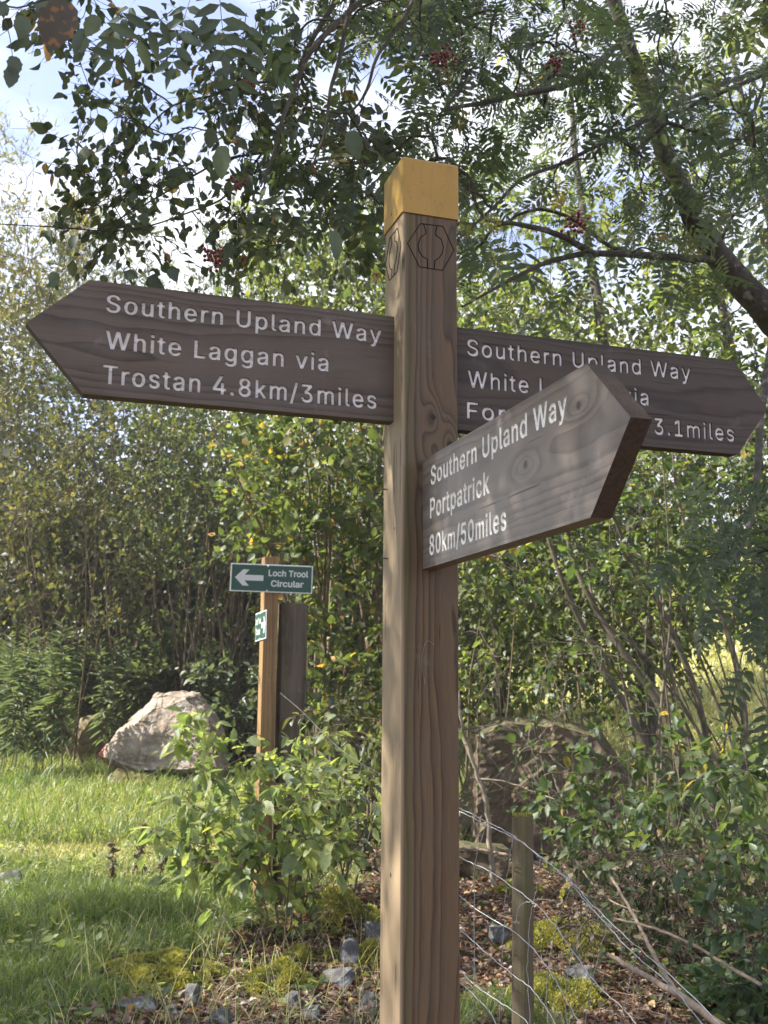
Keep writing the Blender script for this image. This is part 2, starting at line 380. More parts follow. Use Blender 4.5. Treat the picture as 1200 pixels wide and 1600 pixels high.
M['post_wood'] = wood_mat('post_wood', (.160, .103, .055), (.044, .027, .014), .0058, 'Z', (.15, .30), knots=[(.066, 0, 2.045, .009), (.104, 0, 1.99, .012), (.058, 0, 1.915, .009), (0, .045, 1.82, .005), (0, .055, 1.15, .007)],
                         weather=(.082, .073, .062), wmix=.45, algae=(.014, .0135, (.085, .090, .030)), low_warm=(.7, 1.75, (1.1, 1.0, .82)), sap_lit=(.003, (.34, .265, .18), (.17, .115, .07)))
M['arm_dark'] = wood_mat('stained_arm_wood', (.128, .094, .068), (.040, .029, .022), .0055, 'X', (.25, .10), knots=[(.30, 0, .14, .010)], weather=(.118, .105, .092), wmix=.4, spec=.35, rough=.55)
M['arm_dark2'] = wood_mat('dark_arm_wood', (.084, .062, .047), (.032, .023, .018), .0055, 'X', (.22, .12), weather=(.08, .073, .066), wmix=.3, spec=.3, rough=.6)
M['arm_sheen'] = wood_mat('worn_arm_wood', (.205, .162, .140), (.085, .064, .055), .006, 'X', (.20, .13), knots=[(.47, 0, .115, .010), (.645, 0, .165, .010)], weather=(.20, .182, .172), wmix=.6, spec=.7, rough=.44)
M['stake_wood'] = wood_mat('stake_wood', (.13, .095, .058), (.06, .042, .027), .008, 'Z', (.05, .05), weather=(.085, .08, .055), wmix=.6, algae=(0.0, .03, (.12, .12, .04)))
M['sawn_wood'] = wood_mat('sawn_post_wood', (.36, .22, .10), (.20, .115, .05), .009, 'Z', (.12, .2), weather=(.22, .16, .09), wmix=.3)
M['old_wood'] = wood_mat('old_post_wood', (.25, .20, .15), (.10, .075, .055), .012, 'Z', (.0, .0), weather=(.12, .115, .10), wmix=.5, rough=.85, spec=.1)

def plain(name, col, rough=.6, spec=.4, var=.25, scale=40, metal=0.0):
    t = NT(name); co = t.coord(); n = t.noise(co, scale, 5, .6)
    c = t.mix(var, col, t.ramp(n, [(.3, tuple(x*.5 for x in col)), (.7, tuple(min(1, x*1.4) for x in col))]))
    return t.principled(c, rough, t.bump(n, .1, .001), spec, metal)
t = NT('ochre_cap_paint'); co = t.coord()
n1 = t.noise(co, 9, 6, .7); n2 = t.noise(t.mapping(co, (1, 1, .25)), 60, 4, .6); n3 = t.noise(co, 170, 2, .5)
col = t.mix(t.ramp(n1, [(.35, (0, 0, 0)), (.7, (.55,)*3)]), (.38, .225, .036), (.29, .175, .038))
col = t.mix(t.ramp(n2, [(.52, (0, 0, 0)), (.75, (.5,)*3)]), col, (.12, .095, .04)); col = t.mix(t.ramp(n3, [(.68, (0, 0, 0)), (.74, (.7,)*3)]), col, (.10, .07, .03))
M['cap'] = t.principled(col, t.math('ADD', .36, t.math('MULTIPLY', n1, .25)), t.bump(n2, .12, .001), .4)
t = NT('carved_letter_paint'); co = t.coord()
n1 = t.noise(t.mapping(co, (.4, 1, 1)), 240, 4, .7); n2 = t.noise(co, 28, 4, .6)
col = t.mix(t.ramp(t.math('ADD', t.math('MULTIPLY', n1, .7), t.math('MULTIPLY', n2, .4)), [(.58, (0, 0, 0)), (.72, (.8,)*3)]), (.80, .79, .77), (.30, .25, .21))
M['letter'] = t.principled(col, .7, t.bump(n1, .5, .001), .2)
M['burnt'] = plain('burnt_groove', (.018, .014, .012), .9, .1)
M['end_grain'] = plain('end_grain', (.062, .046, .036), .85, .15, .6, 140)  # stain-dark end grain, deepened to carry the shade on the arm tips
M['wire'] = plain('galvanised_wire', (.30, .31, .34), .42, .5, .5, 120, .75)
M['nail'] = plain('rusty_nail', (.06, .045, .04), .5, .5)
M['green_face'] = plain('green_sign_face', (.012, .068, .048), .35, .5, .1)
M['white_sign'] = plain('white_sign_face', (.66, .68, .70), .4, .4, .1)
M['berry'] = plain('rowan_berry', (.13, .008, .012), .35, .5, .3, 60)

def rock_mat(name, a, b, c, lich=(.5, .5, .46), lf=.0, strata=None, extra=None, moss=None):
    t = NT(name); co = t.coord()
    n1 = t.noise(co, 5, 8, .65); n2 = t.noise(co, 22, 6, .7)
    col = t.ramp(n1, [(.28, a), (.5, b), (.72, c)])
    col = t.mix(.5, col, t.ramp(n2, [(.3, (.5,)*3), (.7, (1.3,)*3)]), 'MULTIPLY')
    if strata:
        sv = t.noise(t.mapping(co, strata[0], rot=strata[1]), 1.0, 5, .65)
        col = t.mix(t.ramp(sv, [(.36, (.55,)*3), (.46, (0, 0, 0))]), col, tuple(x*.5 for x in a))
    if lf:
        col = t.mix(t.math('MULTIPLY', t.ramp(t.noise(co, 9, 5, .6), [(.52, (0, 0, 0)), (.6, (1,)*3)]), lf), col, lich)
    g = t.n('ShaderNodeNewGeometry').outputs['Normal']; nz = t.n('ShaderNodeSeparateXYZ', {0: g}).outputs[2]
    if moss:
        col = t.mix(t.math('MULTIPLY', t.ramp(t.math('ADD', t.math('MULTIPLY', nz, .5), t.noise(co, 7, 4)), [(.62, (0, 0, 0)), (.85, (1,)*3)]), moss[1]), col, moss[0])
    if extra:                                       # a paint mark with a place of its own
        p, r_, pc = extra
        d = t.n('ShaderNodeVectorMath', {0: co, 1: p}, operation='DISTANCE').outputs['Value']
        d = t.math('ADD', d, t.math('MULTIPLY', t.noise(co, 14, 3), r_*1.1))
        col = t.mix(t.ramp(t.math('DIVIDE', d, r_*2), [(.45, (.85,)*3), (.62, (0, 0, 0))]), col, pc)
    h = t.math('ADD', n1, t.math('MULTIPLY', n2, .5))
    return t.principled(col, .85, t.bump(h, .8, .03), .25)
M['boulder'] = rock_mat('pale_boulder', (.17, .138, .115), (.285, .23, .185), (.38, .315, .26), (.34, .34, .33), .5, ((1.2, 1.2, 4.5), (0, .15, 0)), ((-.76, .0, .20), .40, (.50, .13, .12)))
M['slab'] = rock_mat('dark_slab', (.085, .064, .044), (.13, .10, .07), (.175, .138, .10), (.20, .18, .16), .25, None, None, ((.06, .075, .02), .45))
M['stone'] = rock_mat('grey_stone', (.05, .05, .052), (.11, .11, .113), (.24, .238, .24), (.5, .5, .5), .45)
M['mossrock'] = rock_mat('mossy_rock', (.12, .09, .06), (.19, .15, .10), (.26, .21, .15), (.3, .28, .2), .3, ((1.2, 1.2, 8), (0, .1, 0)), None, ((.12, .11, .03), .8))

# ---------------------------------------------------------------- ground
def axis_coords(lo, hi, fine, far):
    a = list(np.arange(lo, hi+1e-6, fine)); s = fine
    up = [a[-1]]; 
    while up[-1] < far: s *= 1.18; up.append(up[-1]+s)
    s = fine; dn = [a[0]]
    while dn[-1] > -far: s *= 1.18; dn.append(dn[-1]-s)
    return np.array(dn[::-1][:-1]+a+up[1:])
gx = axis_coords(-6, 6, .10, 240); gy = axis_coords(2, 15, .10, 240)
X, Y = np.meshgrid(gx, gy); Z = zg(X, Y)
def litter_mask(x, y):                             # bare, leaf-strewn soil under the trees on the right
    x = A(x); y = A(y)
    e = -1.50+.27*(y-4.5)+.10*np.sin(y*3.1)+.12*np.sin(y*7+x*3)
    return smooth(x, e-.25, e+.35)*(1-smooth(y, 9.5, 11.5))
def worn_mask(x, y):
    x = A(x); y = A(y)
    return np.exp(-((y-9.9-.25*np.sin(x*1.3))/1.2)**2)*(1-smooth(x, -1.0, .2))
V = np.stack([X, Y, Z], -1).reshape(-1, 3)
idx = np.arange(len(V)).reshape(X.shape)
F = np.stack([idx[:-1, :-1], idx[:-1, 1:], idx[1:, 1:], idx[1:, :-1]], -1).reshape(-1, 4)
me = new_mesh('ground', V, F, True)
for nm, val in (('litter', litter_mask(V[:, 0], V[:, 1])), ('worn', worn_mask(V[:, 0], V[:, 1]))):
    a = me.attributes.new(nm, 'FLOAT', 'POINT'); a.data.foreach_set('value', val.astype(np.float32))
t = NT('ground'); co = t.coord()
n1 = t.noise(co, 1.6, 6, .6); n2 = t.noise(co, 26, 6, .7)
gcol = t.ramp(n1, [(.3, (.060, .085, .022)), (.55, (.10, .125, .035)), (.75, (.20, .19, .07))])
gcol = t.mix(.5, gcol, t.ramp(n2, [(.3, (.5,)*3), (.7, (1.4,)*3)]), 'MULTIPLY')
soil = t.ramp(n2, [(.25, (.035, .022, .014)), (.5, (.085, .054, .034)), (.75, (.16, .105, .07))])
lm = t.n('ShaderNodeAttribute', attribute_name='litter').outputs['Fac']
wm = t.n('ShaderNodeAttribute', attribute_name='worn').outputs['Fac']
col = t.mix(t.math('MULTIPLY', wm, .7), gcol, t.ramp(n2, [(.3, (.26, .22, .12)), (.7, (.50, .43, .27))]))
col = t.mix(t.ramp(t.math('ADD', lm, t.math('MULTIPLY', t.math('SUBTRACT', n2, .5), .7)), [(.35, (0,)*3), (.6, (1,)*3)]), col, soil)
gm = t.principled(col, .95, t.bump(n2, .6, .03), .1)
g = obj('ground', me, gm); tag(g, kind='structure')

# ---------------------------------------------------------------- the fingerpost
S = 1.2; PW = .1*S
YAW = .3114
e1 = Vector((math.cos(YAW), math.sin(YAW), 0)); e2 = Vector((-math.sin(YAW), math.cos(YAW), 0))
PC = Vector((.0292*S, 1.6963*S, 0))
post_z = EYE
def frame(origin, ex, ey):                          # local x, y axes in the horizontal plane
    return Matrix(((ex.x, ey.x, 0, origin.x), (ex.y, ey.y, 0, origin.y), (0, 0, 1, origin.z), (0, 0, 0, 1)))
sp = empty('fingerpost', (PC.x, PC.y, 0), 'tall wooden fingerpost with ochre cap and three carved arms standing in the foreground', 'signpost')
def place(o, mw, parent):
    o.parent = parent
    off = Vector((0, 0, 0)); p = parent; 
    o.rotation_euler = mw.to_euler(); o.location = mw.translation-parent.location
    return o
def box_bm(x0, x1, y0, y1, z0, z1, bev=0.0, seg=2):
    bm = bmesh.new()
    bmesh.ops.create_cube(bm, size=1, matrix=Matrix.Translation(((x0+x1)/2, (y0+y1)/2, (z0+z1)/2)) @ Matrix.Diagonal((x1-x0, y1-y0, z1-z0, 1)))
    if bev: bmesh.ops.bevel(bm, geom=bm.edges[:], offset=bev, segments=seg, profile=.5, affect='EDGES')
    return bm
def bm_mesh(bm, name):
    me = bpy.data.meshes.new(name); bm.to_mesh(me); bm.free(); return me
mw_post = frame(Vector((PC.x, PC.y, 0)), e1, e2)
zc0 = EYE+.8153*S; zc1 = EYE+.918*S
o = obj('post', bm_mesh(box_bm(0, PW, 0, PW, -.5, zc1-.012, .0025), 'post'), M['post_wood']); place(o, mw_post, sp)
# cap : square sleeve with a shallow pyramid top
bm = bmesh.new(); g_ = .0035
lo = [bm.verts.new(p) for p in ((-g_, -g_, zc0), (PW+g_, -g_, zc0), (PW+g_, PW+g_, zc0), (-g_, PW+g_, zc0))]
hi = [bm.verts.new((v.co.x, v.co.y, zc1)) for v in lo]
ap = bm.verts.new((PW/2, PW/2, zc1+.014))
for i in range(4):
    j = (i+1) % 4; bm.faces.new((lo[i], lo[j], hi[j], hi[i])); bm.faces.new((hi[i], hi[j], ap))
bm.faces.new(lo[::-1])
bmesh.ops.bevel(bm, geom=[e for e in bm.edges if all(v.co.z > zc0-.001 for v in e.verts) and ap not in e.verts and not (e.verts[0] in lo and e.verts[1] in lo)], offset=.004, segments=3, profile=.5, affect='EDGES')
cap = obj('cap', bm_mesh(bm, 'cap'), M['cap']); place(cap, mw_post, sp)
def on_plane(px, py, p0, n):
    d = ray(px, py); t = (p0-Vector((0, 0, EYE))).dot(n)/d.dot(n)
    return Vector((0, 0, EYE))+d*t
def to_local(mw, p): return mw.inverted() @ p
# screw on the cap's left side
q = to_local(mw_post, on_plane(612, 335, Vector((PC.x, PC.y, 0))-e1*g_, e1))
bm = bmesh.new(); bmesh.ops.create_uvsphere(bm, u_segments=10, v_segments=6, radius=.0028, matrix=Matrix.Translation(q) @ Matrix.Diagonal((.5, 1, 1, 1)))
so = obj('screw', bm_mesh(bm, 'screw'), M['nail']); place(so, mw_post, sp)
for px, py in ((605.5, 765), (606, 873)):
    q = to_local(mw_post, on_plane(px, py, Vector((PC.x, PC.y, 0)), e1))
    tb = TubeBag(); tb.tubes([[(q.x+.004, q.y, q.z), (q.x-.010, q.y+.002, q.z+.001), (q.x-.014, q.y+.002, q.z-.001)]], [[.0016, .0016, .0012]], 6, True)
    so = obj('nail', tb.mesh('nail'), M['nail']); place(so, mw_post, sp)
# carved waymark on two faces of the post : a hexagon round a stylised thistle
def groove(paths, nrm_axis, name, rr=.0011):
    tb = TubeBag()
    for pts in paths:
        P = A([tuple(p) for p in pts]); tb.tubes(P[None], np.full((1, len(P)), rr), 6, True)
    o = obj(name, tb.mesh(name), M['burnt']); place(o, mw_post, sp)
def emblem(pix2loc):
    hexa = [(465, 830), (710, 860), (830, 1120), (705, 1340), (455, 1300), (325, 1045), (465, 830)]
    left = [(500, 838), (522, 900), (525, 940), (470, 975), (440, 1060), (450, 1130), (490, 1190), (545, 1222), (540, 1310)]
    right = [(645, 855), (630, 920), (632, 957), (690, 1000), (716, 1085), (700, 1160), (665, 1205), (622, 1232), (614, 1325)]
    return [[pix2loc(*p) for p in c] for c in (hexa, left, right)]
def loc_right(x, y):
    q = to_local(mw_post, on_plane(590+x/6.957, 230+y/6.957, Vector((PC.x, PC.y, 0)), e2)); q.y = -.0002; return q
em = emblem(loc_right); groove(em, 1, 'waymark_emblem')
q0 = to_local(mw_post, on_plane(590+172/6.957, 230+1170/6.957, Vector((PC.x, PC.y, 0)), e1))
cx_ = sum((p.x for p in em[0][:6]))/6; cz_ = sum((p.z for p in em[0][:6]))/6
em2 = [[Vector((-.0002, q0.y-(p.x-cx_), q0.z+(p.z-cz_))) for p in c] for c in em]
groove(em2, 0, 'waymark_emblem')

# fonts
def get_font():                                    # Blender's own interface font, else its built-in one
    import os
    try: return bpy.data.fonts.load(os.path.join(bpy.utils.system_resource('DATAFILES', path='fonts'), 'Inter.woff2'))
    except Exception: return bpy.data.fonts.load('<builtin>')
BF = get_font()
def text_curve(s, spacing=1.05, offset=0.0, word=1.0):
    cu = bpy.data.curves.new('txt', 'FONT'); cu.body = s; cu.font = BF; cu.size = 1; cu.space_character = spacing; cu.space_word = word; cu.offset = offset; cu.resolution_u = 4
    ob = bpy.data.objects.new('txt', cu); C.objects.link(ob)
    bpy.context.view_layer.update()
    dg = bpy.context.evaluated_depsgraph_get()
    cv = ob.to_curve(dg)
    sps = []
    for s_ in cv.splines:
        if s_.type == 'BEZIER':
            pts = []
            bp = s_.bezier_points; n = len(bp)
            for i in range(n):
                a, b = bp[i], bp[(i+1) % n]
                straight = (a.handle_right-a.co).length < 1e-5 and (b.handle_left-b.co).length < 1e-5
                k = 1 if straight else 5
                for j in range(k):
                    u = j/k
                    p = a.co*(1-u)**3+a.handle_right*3*u*(1-u)**2+b.handle_left*3*u*u*(1-u)+b.co*u**3
                    if not pts or (Vector((p.x, p.y))-Vector(pts[-1])).length > 1e-4: pts.append((p.x, p.y))
            sps.append(pts)
        else: sps.append([(p.co.x, p.co.y) for p in s_.points])
    ob.to_curve_clear(); bpy.data.objects.remove(ob); bpy.data.curves.remove(cu)
    return sps
def layout(lines, bold=.034):
    """lines: (text, x0, x1, z0, capheight, spacing) -> list of outlines in (x, z)"""
    R_ = []
    for (s_, x0, x1, z0, ch, spc) in lines:
        sps = text_curve(s_, spc)
        xs = [p[0] for c in sps for p in c]
        hcap = text_cap
        sgn = None
        big = max(sps, key=lambda c: max(p[0] for p in c)-min(p[0] for p in c)+max(p[1] for p in c)-min(p[1] for p in c)); q = A(big); sgn = np.sign((q[:, 0]*np.roll(q[:, 1], -1)-q[:, 1]*np.roll(q[:, 0], -1)).sum())
        sps = [embolden(c, -sgn*bold*hcap) for c in sps]
        xs = [p[0] for c in sps for p in c]
        for c in sps: R_.append([(x0+(p[0]-min(xs))*(x1-x0)/(max(xs)-min(xs)), z0+p[1]*ch/hcap) for p in c])
    return R_
def embolden(c, w_):
    P = A(c); a = P-np.roll(P, 1, 0); b = np.roll(P, -1, 0)-P
    a /= np.maximum(np.linalg.norm(a, axis=1), 1e-9)[:, None]; b /= np.maximum(np.linalg.norm(b, axis=1), 1e-9)[:, None]
    n = np.stack([-(a[:, 1]+b[:, 1]), a[:, 0]+b[:, 0]], -1); l2 = np.maximum((n*n).sum(1), .8)[:, None]
    return [tuple(p) for p in P+n*2/l2*w_]
_h = text_curve('H'); text_cap = max(p[1] for c in _h for p in c)
def fill_mesh(name, outlines, thick, offset=0.0):
    """even-odd filled 2-D curve extruded by thick (total) ; local x, z in plane, y the thickness direction"""
    cu = bpy.data.curves.new(name, 'CURVE'); cu.dimensions = '2D'; cu.fill_mode = 'BOTH'; cu.extrude = thick/2; cu.offset = offset
    for c in outlines:
        s_ = cu.splines.new('POLY'); s_.points.add(len(c)-1); s_.use_cyclic_u = True
        for p, q in zip(s_.points, c): p.co = (q[0], q[1], 0, 1)
    ob = bpy.data.objects.new(name, cu); C.objects.link(ob); bpy.context.view_layer.update()
    dg = bpy.context.evaluated_depsgraph_get()
    me = bpy.data.meshes.new_from_object(ob.evaluated_get(dg)); bpy.data.objects.remove(ob); bpy.data.curves.remove(cu)
    me.transform(Matrix(((1, 0, 0, 0), (0, 0, -1, 0), (0, 1, 0, 0), (0, 0, 0, 1))))   # (x,y,z) -> (x,-z,y) : local z up, y = -front
    me.name = name
    return me
def prism_bm(poly, y0, y1, bev=.0015):
    bm = bmesh.new(); a = [bm.verts.new((x, y0, z)) for x, z in poly]; b = [bm.verts.new((x, y1, z)) for x, z in poly]
    n = len(poly); bm.faces.new(a); bm.faces.new(b[::-1])
    for i in range(n): bm.faces.new((a[i], b[i], b[(i+1) % n], a[(i+1) % n]))
    bmesh.ops.recalc_face_normals(bm, faces=bm.faces[:])
    if bev: bmesh.ops.bevel(bm, geom=[e for e in bm.edges if abs(e.verts[0].co.y-y1) < 1e-6 and abs(e.verts[1].co.y-y1) < 1e-6], offset=bev, segments=2, affect='EDGES')
    return bm
DEPTH = .0030
from mathutils.geometry import delaunay_2d_cdt
def winding(P, outlines):
    w_ = np.zeros(len(P), int)
    for c in outlines:
        a = A(c); b = np.roll(a, -1, 0)
        for (x0, z0), (x1, z1) in zip(a, b):
            up = (z0 <= P[:, 1]) & (z1 > P[:, 1]); dn = (z1 <= P[:, 1]) & (z0 > P[:, 1])
            if not (up.any() or dn.any()): continue
            side = (x1-x0)*(P[:, 1]-z0)-(P[:, 0]-x0)*(z1-z0)
            w_ += (up & (side > 0)).astype(int)-(dn & (side < 0)).astype(int)
    return w_
def carve(poly, outl, depth):
    """triangulate the face with the letter outlines as constraints; letters (non-zero winding) become recesses"""
    vs, es = [], []
    for c in [poly]+outl:
        n0 = len(vs); vs += [Vector(p) for p in c]; es += [(n0+k, n0+(k+1) % len(c)) for k in range(len(c))]
    V_, E_, F_, *_r = delaunay_2d_cdt(vs, es, [], 0, 1e-6)
    V_ = A([tuple(v) for v in V_]); F_ = np.array([f for f in F_ if len(f) == 3])
    cen = V_[F_].mean(1); inb = winding(cen, [poly]) != 0; let = (winding(cen, outl) != 0) & inb; skin = inb & ~let
    return V_, F_, skin, let
def make_arm(mw, poly, lines, thick, mat, label, wall=0, DEPTH=.0046):
    """mw: local frame, front face at y=0 facing -y; letters are cut DEPTH deep and painted"""
    outl = layout(lines); V_, F_, skin, let = carve(poly, outl, DEPTH)
    bm = bmesh.new()
    vf = [bm.verts.new((x, 0, z)) for x, z in V_]; vb = {}
    def back(i):
        if i not in vb: vb[i] = bm.verts.new((V_[i][0], DEPTH, V_[i][1]))
        return vb[i]
    edge_of = {}
    for t_ in F_[skin]:
        bm.faces.new([vf[i] for i in t_])
        for a_, b_ in ((t_[0], t_[1]), (t_[1], t_[2]), (t_[2], t_[0])): edge_of[(a_, b_)] = 0
    lete = set()
    for t_ in F_[let]:
        for a_, b_ in ((t_[0], t_[1]), (t_[1], t_[2]), (t_[2], t_[0])): lete.add((a_, b_))
    for (a_, b_) in list(edge_of):
        if (b_, a_) in edge_of: continue
        f = bm.faces.new([vf[b_], vf[a_], back(a_), back(b_)])
        f.material_index = wall if (b_, a_) in lete else 0
    bmesh.ops.delete(bm, geom=[v for v in bm.verts if not v.link_faces], context='VERTS'); bm.normal_update()
    b2 = prism_bm(poly, DEPTH, thick, .002)
    for f in bm.faces:
        if abs(f.normal.x) > .25 and abs(f.normal.y) < .2 and f.material_index == 0: f.material_index = 2
    b2.normal_update()
    for f in b2.faces:
        if abs(f.normal.x) > .25 and abs(f.normal.y) < .2: f.material_index = 2
    tmp = bm_mesh(b2, 'tmp'); bm.from_mesh(tmp); bpy.data.meshes.remove(tmp)
    me = bm_mesh(bm, 'board')
    arm = bpy.data.objects.new('sign_arm', me); C.objects.link(arm); me.materials.append(mat); me.materials.append(M['letter']); me.materials.append(M['end_grain']); place(arm, mw, sp); arm['label'] = label
    lt = new_mesh('lettering', np.stack([V_[:, 0], np.full(len(V_), DEPTH-.0004), V_[:, 1]], -1), F_[let])
    lo_ = bpy.data.objects.new('lettering', lt); C.objects.link(lo_); lt.materials.append(M['letter']); lo_.parent = arm
    return arm
def px_lines(mw, nrm, rows, sgn=1):
    R_ = []
    for (s_, a, b, cap, spc) in rows:
        p0 = mw.translation
        A_ = to_local(mw, on_plane(*a, p0, nrm)); B_ = to_local(mw, on_plane(*b, p0, nrm))
        Cp = to_local(mw, on_plane(a[0], a[1]-cap, p0, nrm))
        R_.append((s_, A_.x, B_.x, (A_.z+B_.z)/2, Cp.z-A_.z, spc))
    return R_
# left arm : plane at b = la_off along e2, runs from the left face towards -e1
z0, z1 = EYE+.4533*S, EYE+.6413*S
orig = Vector((PC.x, PC.y, z0))+e2*(.0455*S)
mwL = frame(orig, e1, e2)                                              # local x negative to the left
H = z1-z0; Ln = .5125*S; tp = .0916*S
polyL = [(.004, 0), (.004, H), (-Ln, H), (-Ln-tp, H*.56), (-Ln, 0)]
rowsL = [("Southern Upland Way", (165, 488), (597, 533), 27, 1.12), ("White Laggan via", (164, 543), (514, 580), 28, 1.12), ("Trostan 4.8km/3miles", (160, 597), (589, 639), 29, 1.12)]
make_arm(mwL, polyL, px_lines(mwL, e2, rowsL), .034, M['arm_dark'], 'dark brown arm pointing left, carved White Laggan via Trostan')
# right rear arm
z0r, z1r = EYE+.443*S, EYE+.6274*S
orig = Vector((PC.x, PC.y, z0r))+e1*PW+e2*(.0223*S)
mwR = frame(orig, e1, e2); H = z1r-z0r; Ln = .5782*S
polyR = [(-.004, 0), (Ln, 0), (Ln+.072*S, H*.52), (Ln, H), (-.004, H)]
rowsR = [("Southern Upland Way", (730, 556), (1081, 592), 25, 1.12), ("White Laggan via", (731, 606), (1015, 631), 26, 1.12), ("Forrest", (730, 653), (868, 665), 25, 1.12), ("5km/", (928, 670), (1013, 677), 25, 1.12), ("3.1miles", (1023, 678), (1149, 689), 25, 1.12)]
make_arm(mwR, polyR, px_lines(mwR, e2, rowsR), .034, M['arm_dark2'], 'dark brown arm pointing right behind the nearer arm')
# near arm : out of the right face, towards the camera (-e2); its lettered face looks along -e1
z0f, z1f = EYE+.1953*S, EYE+.3779*S
orig = Vector((PC.x, PC.y, z0f))+e1*(.0368*S)
mwF = frame(orig, -e2, e1); H = z1f-z0f; Ln = .5593*S; tp = .0918*S
polyF = [(-.004, 0), (Ln, 0), (Ln+tp, H*.52), (Ln, H), (-.004, H)]
rowsF = [("Southern Upland Way", (673, 757), (886, 648), 28, 1.10), ("Portpatrick", (672, 810), (765, 769), 30, 1.10), ("80km/50miles", (671, 866), (791, 828), 30, 1.10)]
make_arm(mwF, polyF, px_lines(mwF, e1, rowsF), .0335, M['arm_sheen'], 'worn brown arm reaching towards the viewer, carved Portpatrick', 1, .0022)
# a wisp of dry grass caught on the post
tb = TubeBag(); pts = [loc_ for loc_ in (to_local(mw_post, on_plane(590+x/4, 800+y/4, Vector((PC.x, PC.y, 0)), e2)) for x, y in ((350, 830), (310, 805), (285, 850), (272, 940), (285, 1030), (290, 1080)))]
P = spline([(p.x, -.003, p.z) for p in pts], 16)
tb.tubes(P[None], np.full((1, 16), .0005), 4)
P2 = P[-4:]+A([0, -.001, 0]); tb.tubes(P2[None], np.array([[.0008, .0016, .0014, .0004]]), 4)
Pw = [tuple(mw_post @ Vector(v)) for v in np.concatenate(tb.V)]
tb.V = [np.array(Pw)]
o = obj('dry_straw', tb.mesh('dry_straw'), M['pale_stick']); rebase(o, Pw[0]); tag(o, 'wisp of dry straw clinging to the front of the fingerpost', 'straw')

# ---------------------------------------------------------------- waymark post with the green plates, and the old round post
D2 = 7.0; YAW2 = .36
f1 = Vector((math.cos(YAW2), math.sin(YAW2), 0)); f2 = Vector((-math.sin(YAW2), math.cos(YAW2), 0))
pc = at(411, 1000, D2); gz = float(zg(pc.x, pc.y)); pc.z = 0
wp = empty('waymark_post', (pc.x, pc.y, gz), 'sawn timber post carrying two green and white Loch Trool Circular plates', 'signpost')
mw2 = frame(Vector((pc.x, pc.y, 0)), f1, f2)
ztop = at(411, 869, D2).z; PW2 = .098
o = obj('post', bm_mesh(box_bm(0, PW2, 0, PW2, gz-.3, ztop, .003), 'post'), M['sawn_wood']); place(o, mw2, wp); o.location.z = -gz
def sign_plate(mw, x0, x1, z0, z1, arrow_dir, bend=None, label=None):
    W_, H_ = x1-x0, z1-z0
    b = box_bm(x0, x1, -.004, 0, z0, z1, .001, 1)
    me = bm_mesh(b, 'sign_plate'); pl = bpy.data.objects.new('sign_plate', me); C.objects.link(pl); me.materials.append(M['white_sign']); place(pl, mw, wp)
    bd = .008
    b = box_bm(x0+bd, x1-bd, -.0048, -.0041, z0+bd, z1-bd)
    me = bm_mesh(b, 'green_panel'); gp = bpy.data.objects.new('green_panel', me); C.objects.link(gp); me.materials.append(M['green_face']); gp.parent = pl
    cz = (z0+z1)/2
    if arrow_dir < 0:
        ax0, ax1 = x0+W_*.055, x0+W_*.40; tx0, tx1 = x0+W_*.46, x0+W_*.945
    else:
        ax0, ax1 = x1-W_*.055, x1-W_*.40; tx0, tx1 = x0+W_*.05, x0+W_*.53
    s = 1 if arrow_dir < 0 else -1; L_ = abs(ax1-ax0); hh = H_*.29; sh = H_*.10
    ar = [(ax0, cz), (ax0+s*L_*.28, cz+hh), (ax0+s*L_*.50, cz+hh), (ax0+s*L_*.34, cz+sh), (ax1, cz+sh), (ax1, cz-sh), (ax0+s*L_*.34, cz-sh), (ax0+s*L_*.50, cz-hh), (ax0+s*L_*.28, cz-hh)]
    me = fill_mesh('arrow', [ar], .0004); me.transform(Matrix.Translation((0, -.0054, 0)))
    a = bpy.data.objects.new('arrow', me); C.objects.link(a); me.materials.append(M['white_sign']); a.parent = pl
    ch = H_*.21
    outl = layout([("Loch Trool", tx0, tx1, cz+H_*.09, ch, 1.0), ("Circular", tx0+(tx1-tx0)*.07, tx1-(tx1-tx0)*.11, cz-H_*.28, ch, 1.0)], .045)
    V_, F_, _s, lt_ = carve([(x0, z0), (x1, z0), (x1, z1), (x0, z1)], outl, 0); me = new_mesh('lettering', np.stack([V_[:, 0], np.full(len(V_), -.0053), V_[:, 1]], -1), F_[lt_])
    a = bpy.data.objects.new('lettering', me); C.objects.link(a); me.materials.append(M['white_sign']); a.parent = pl
    for zz in (z0+.011, z1-.011):
        b = bmesh.new(); bmesh.ops.create_uvsphere(b, u_segments=8, v_segments=5, radius=.006, matrix=Matrix.Translation(((x0*.55+x1*.45), -.0055, zz)) @ Matrix.Diagonal((1, .4, 1, 1)))
        me = bm_mesh(b, 'screw'); a = bpy.data.objects.new('screw', me); C.objects.link(a); me.materials.append(M['white_sign']); a.parent = pl
    if label: pl['label'] = label
    return pl
# big plate : screwed to the front, nearly square to the view
g1 = Vector((math.cos(.10), math.sin(.10), 0)); g2 = Vector((-math.sin(.10), math.cos(.10), 0))
pcen = at(424, 904, D2-.02); mwp = frame(Vector((pcen.x, pcen.y, pcen.z)), g1, g2)
mwp = mwp @ Matrix.Rotation(rad(1.2), 4, 'Y')
sign_plate(mwp, -.272, .276, -.094, .094, -1, label='green plate with white border, arrow pointing left')
ps = at(404, 977, D2); mws = frame(Vector((pc.x, pc.y, ps.z))-f1*.004+f2*.0, -f2, f1) @ Matrix.Rotation(rad(-2), 4, 'Y')
sign_plate(mws, -.19, .10, -.095, .095, 1, label='small green plate on the side face, seen edge on')

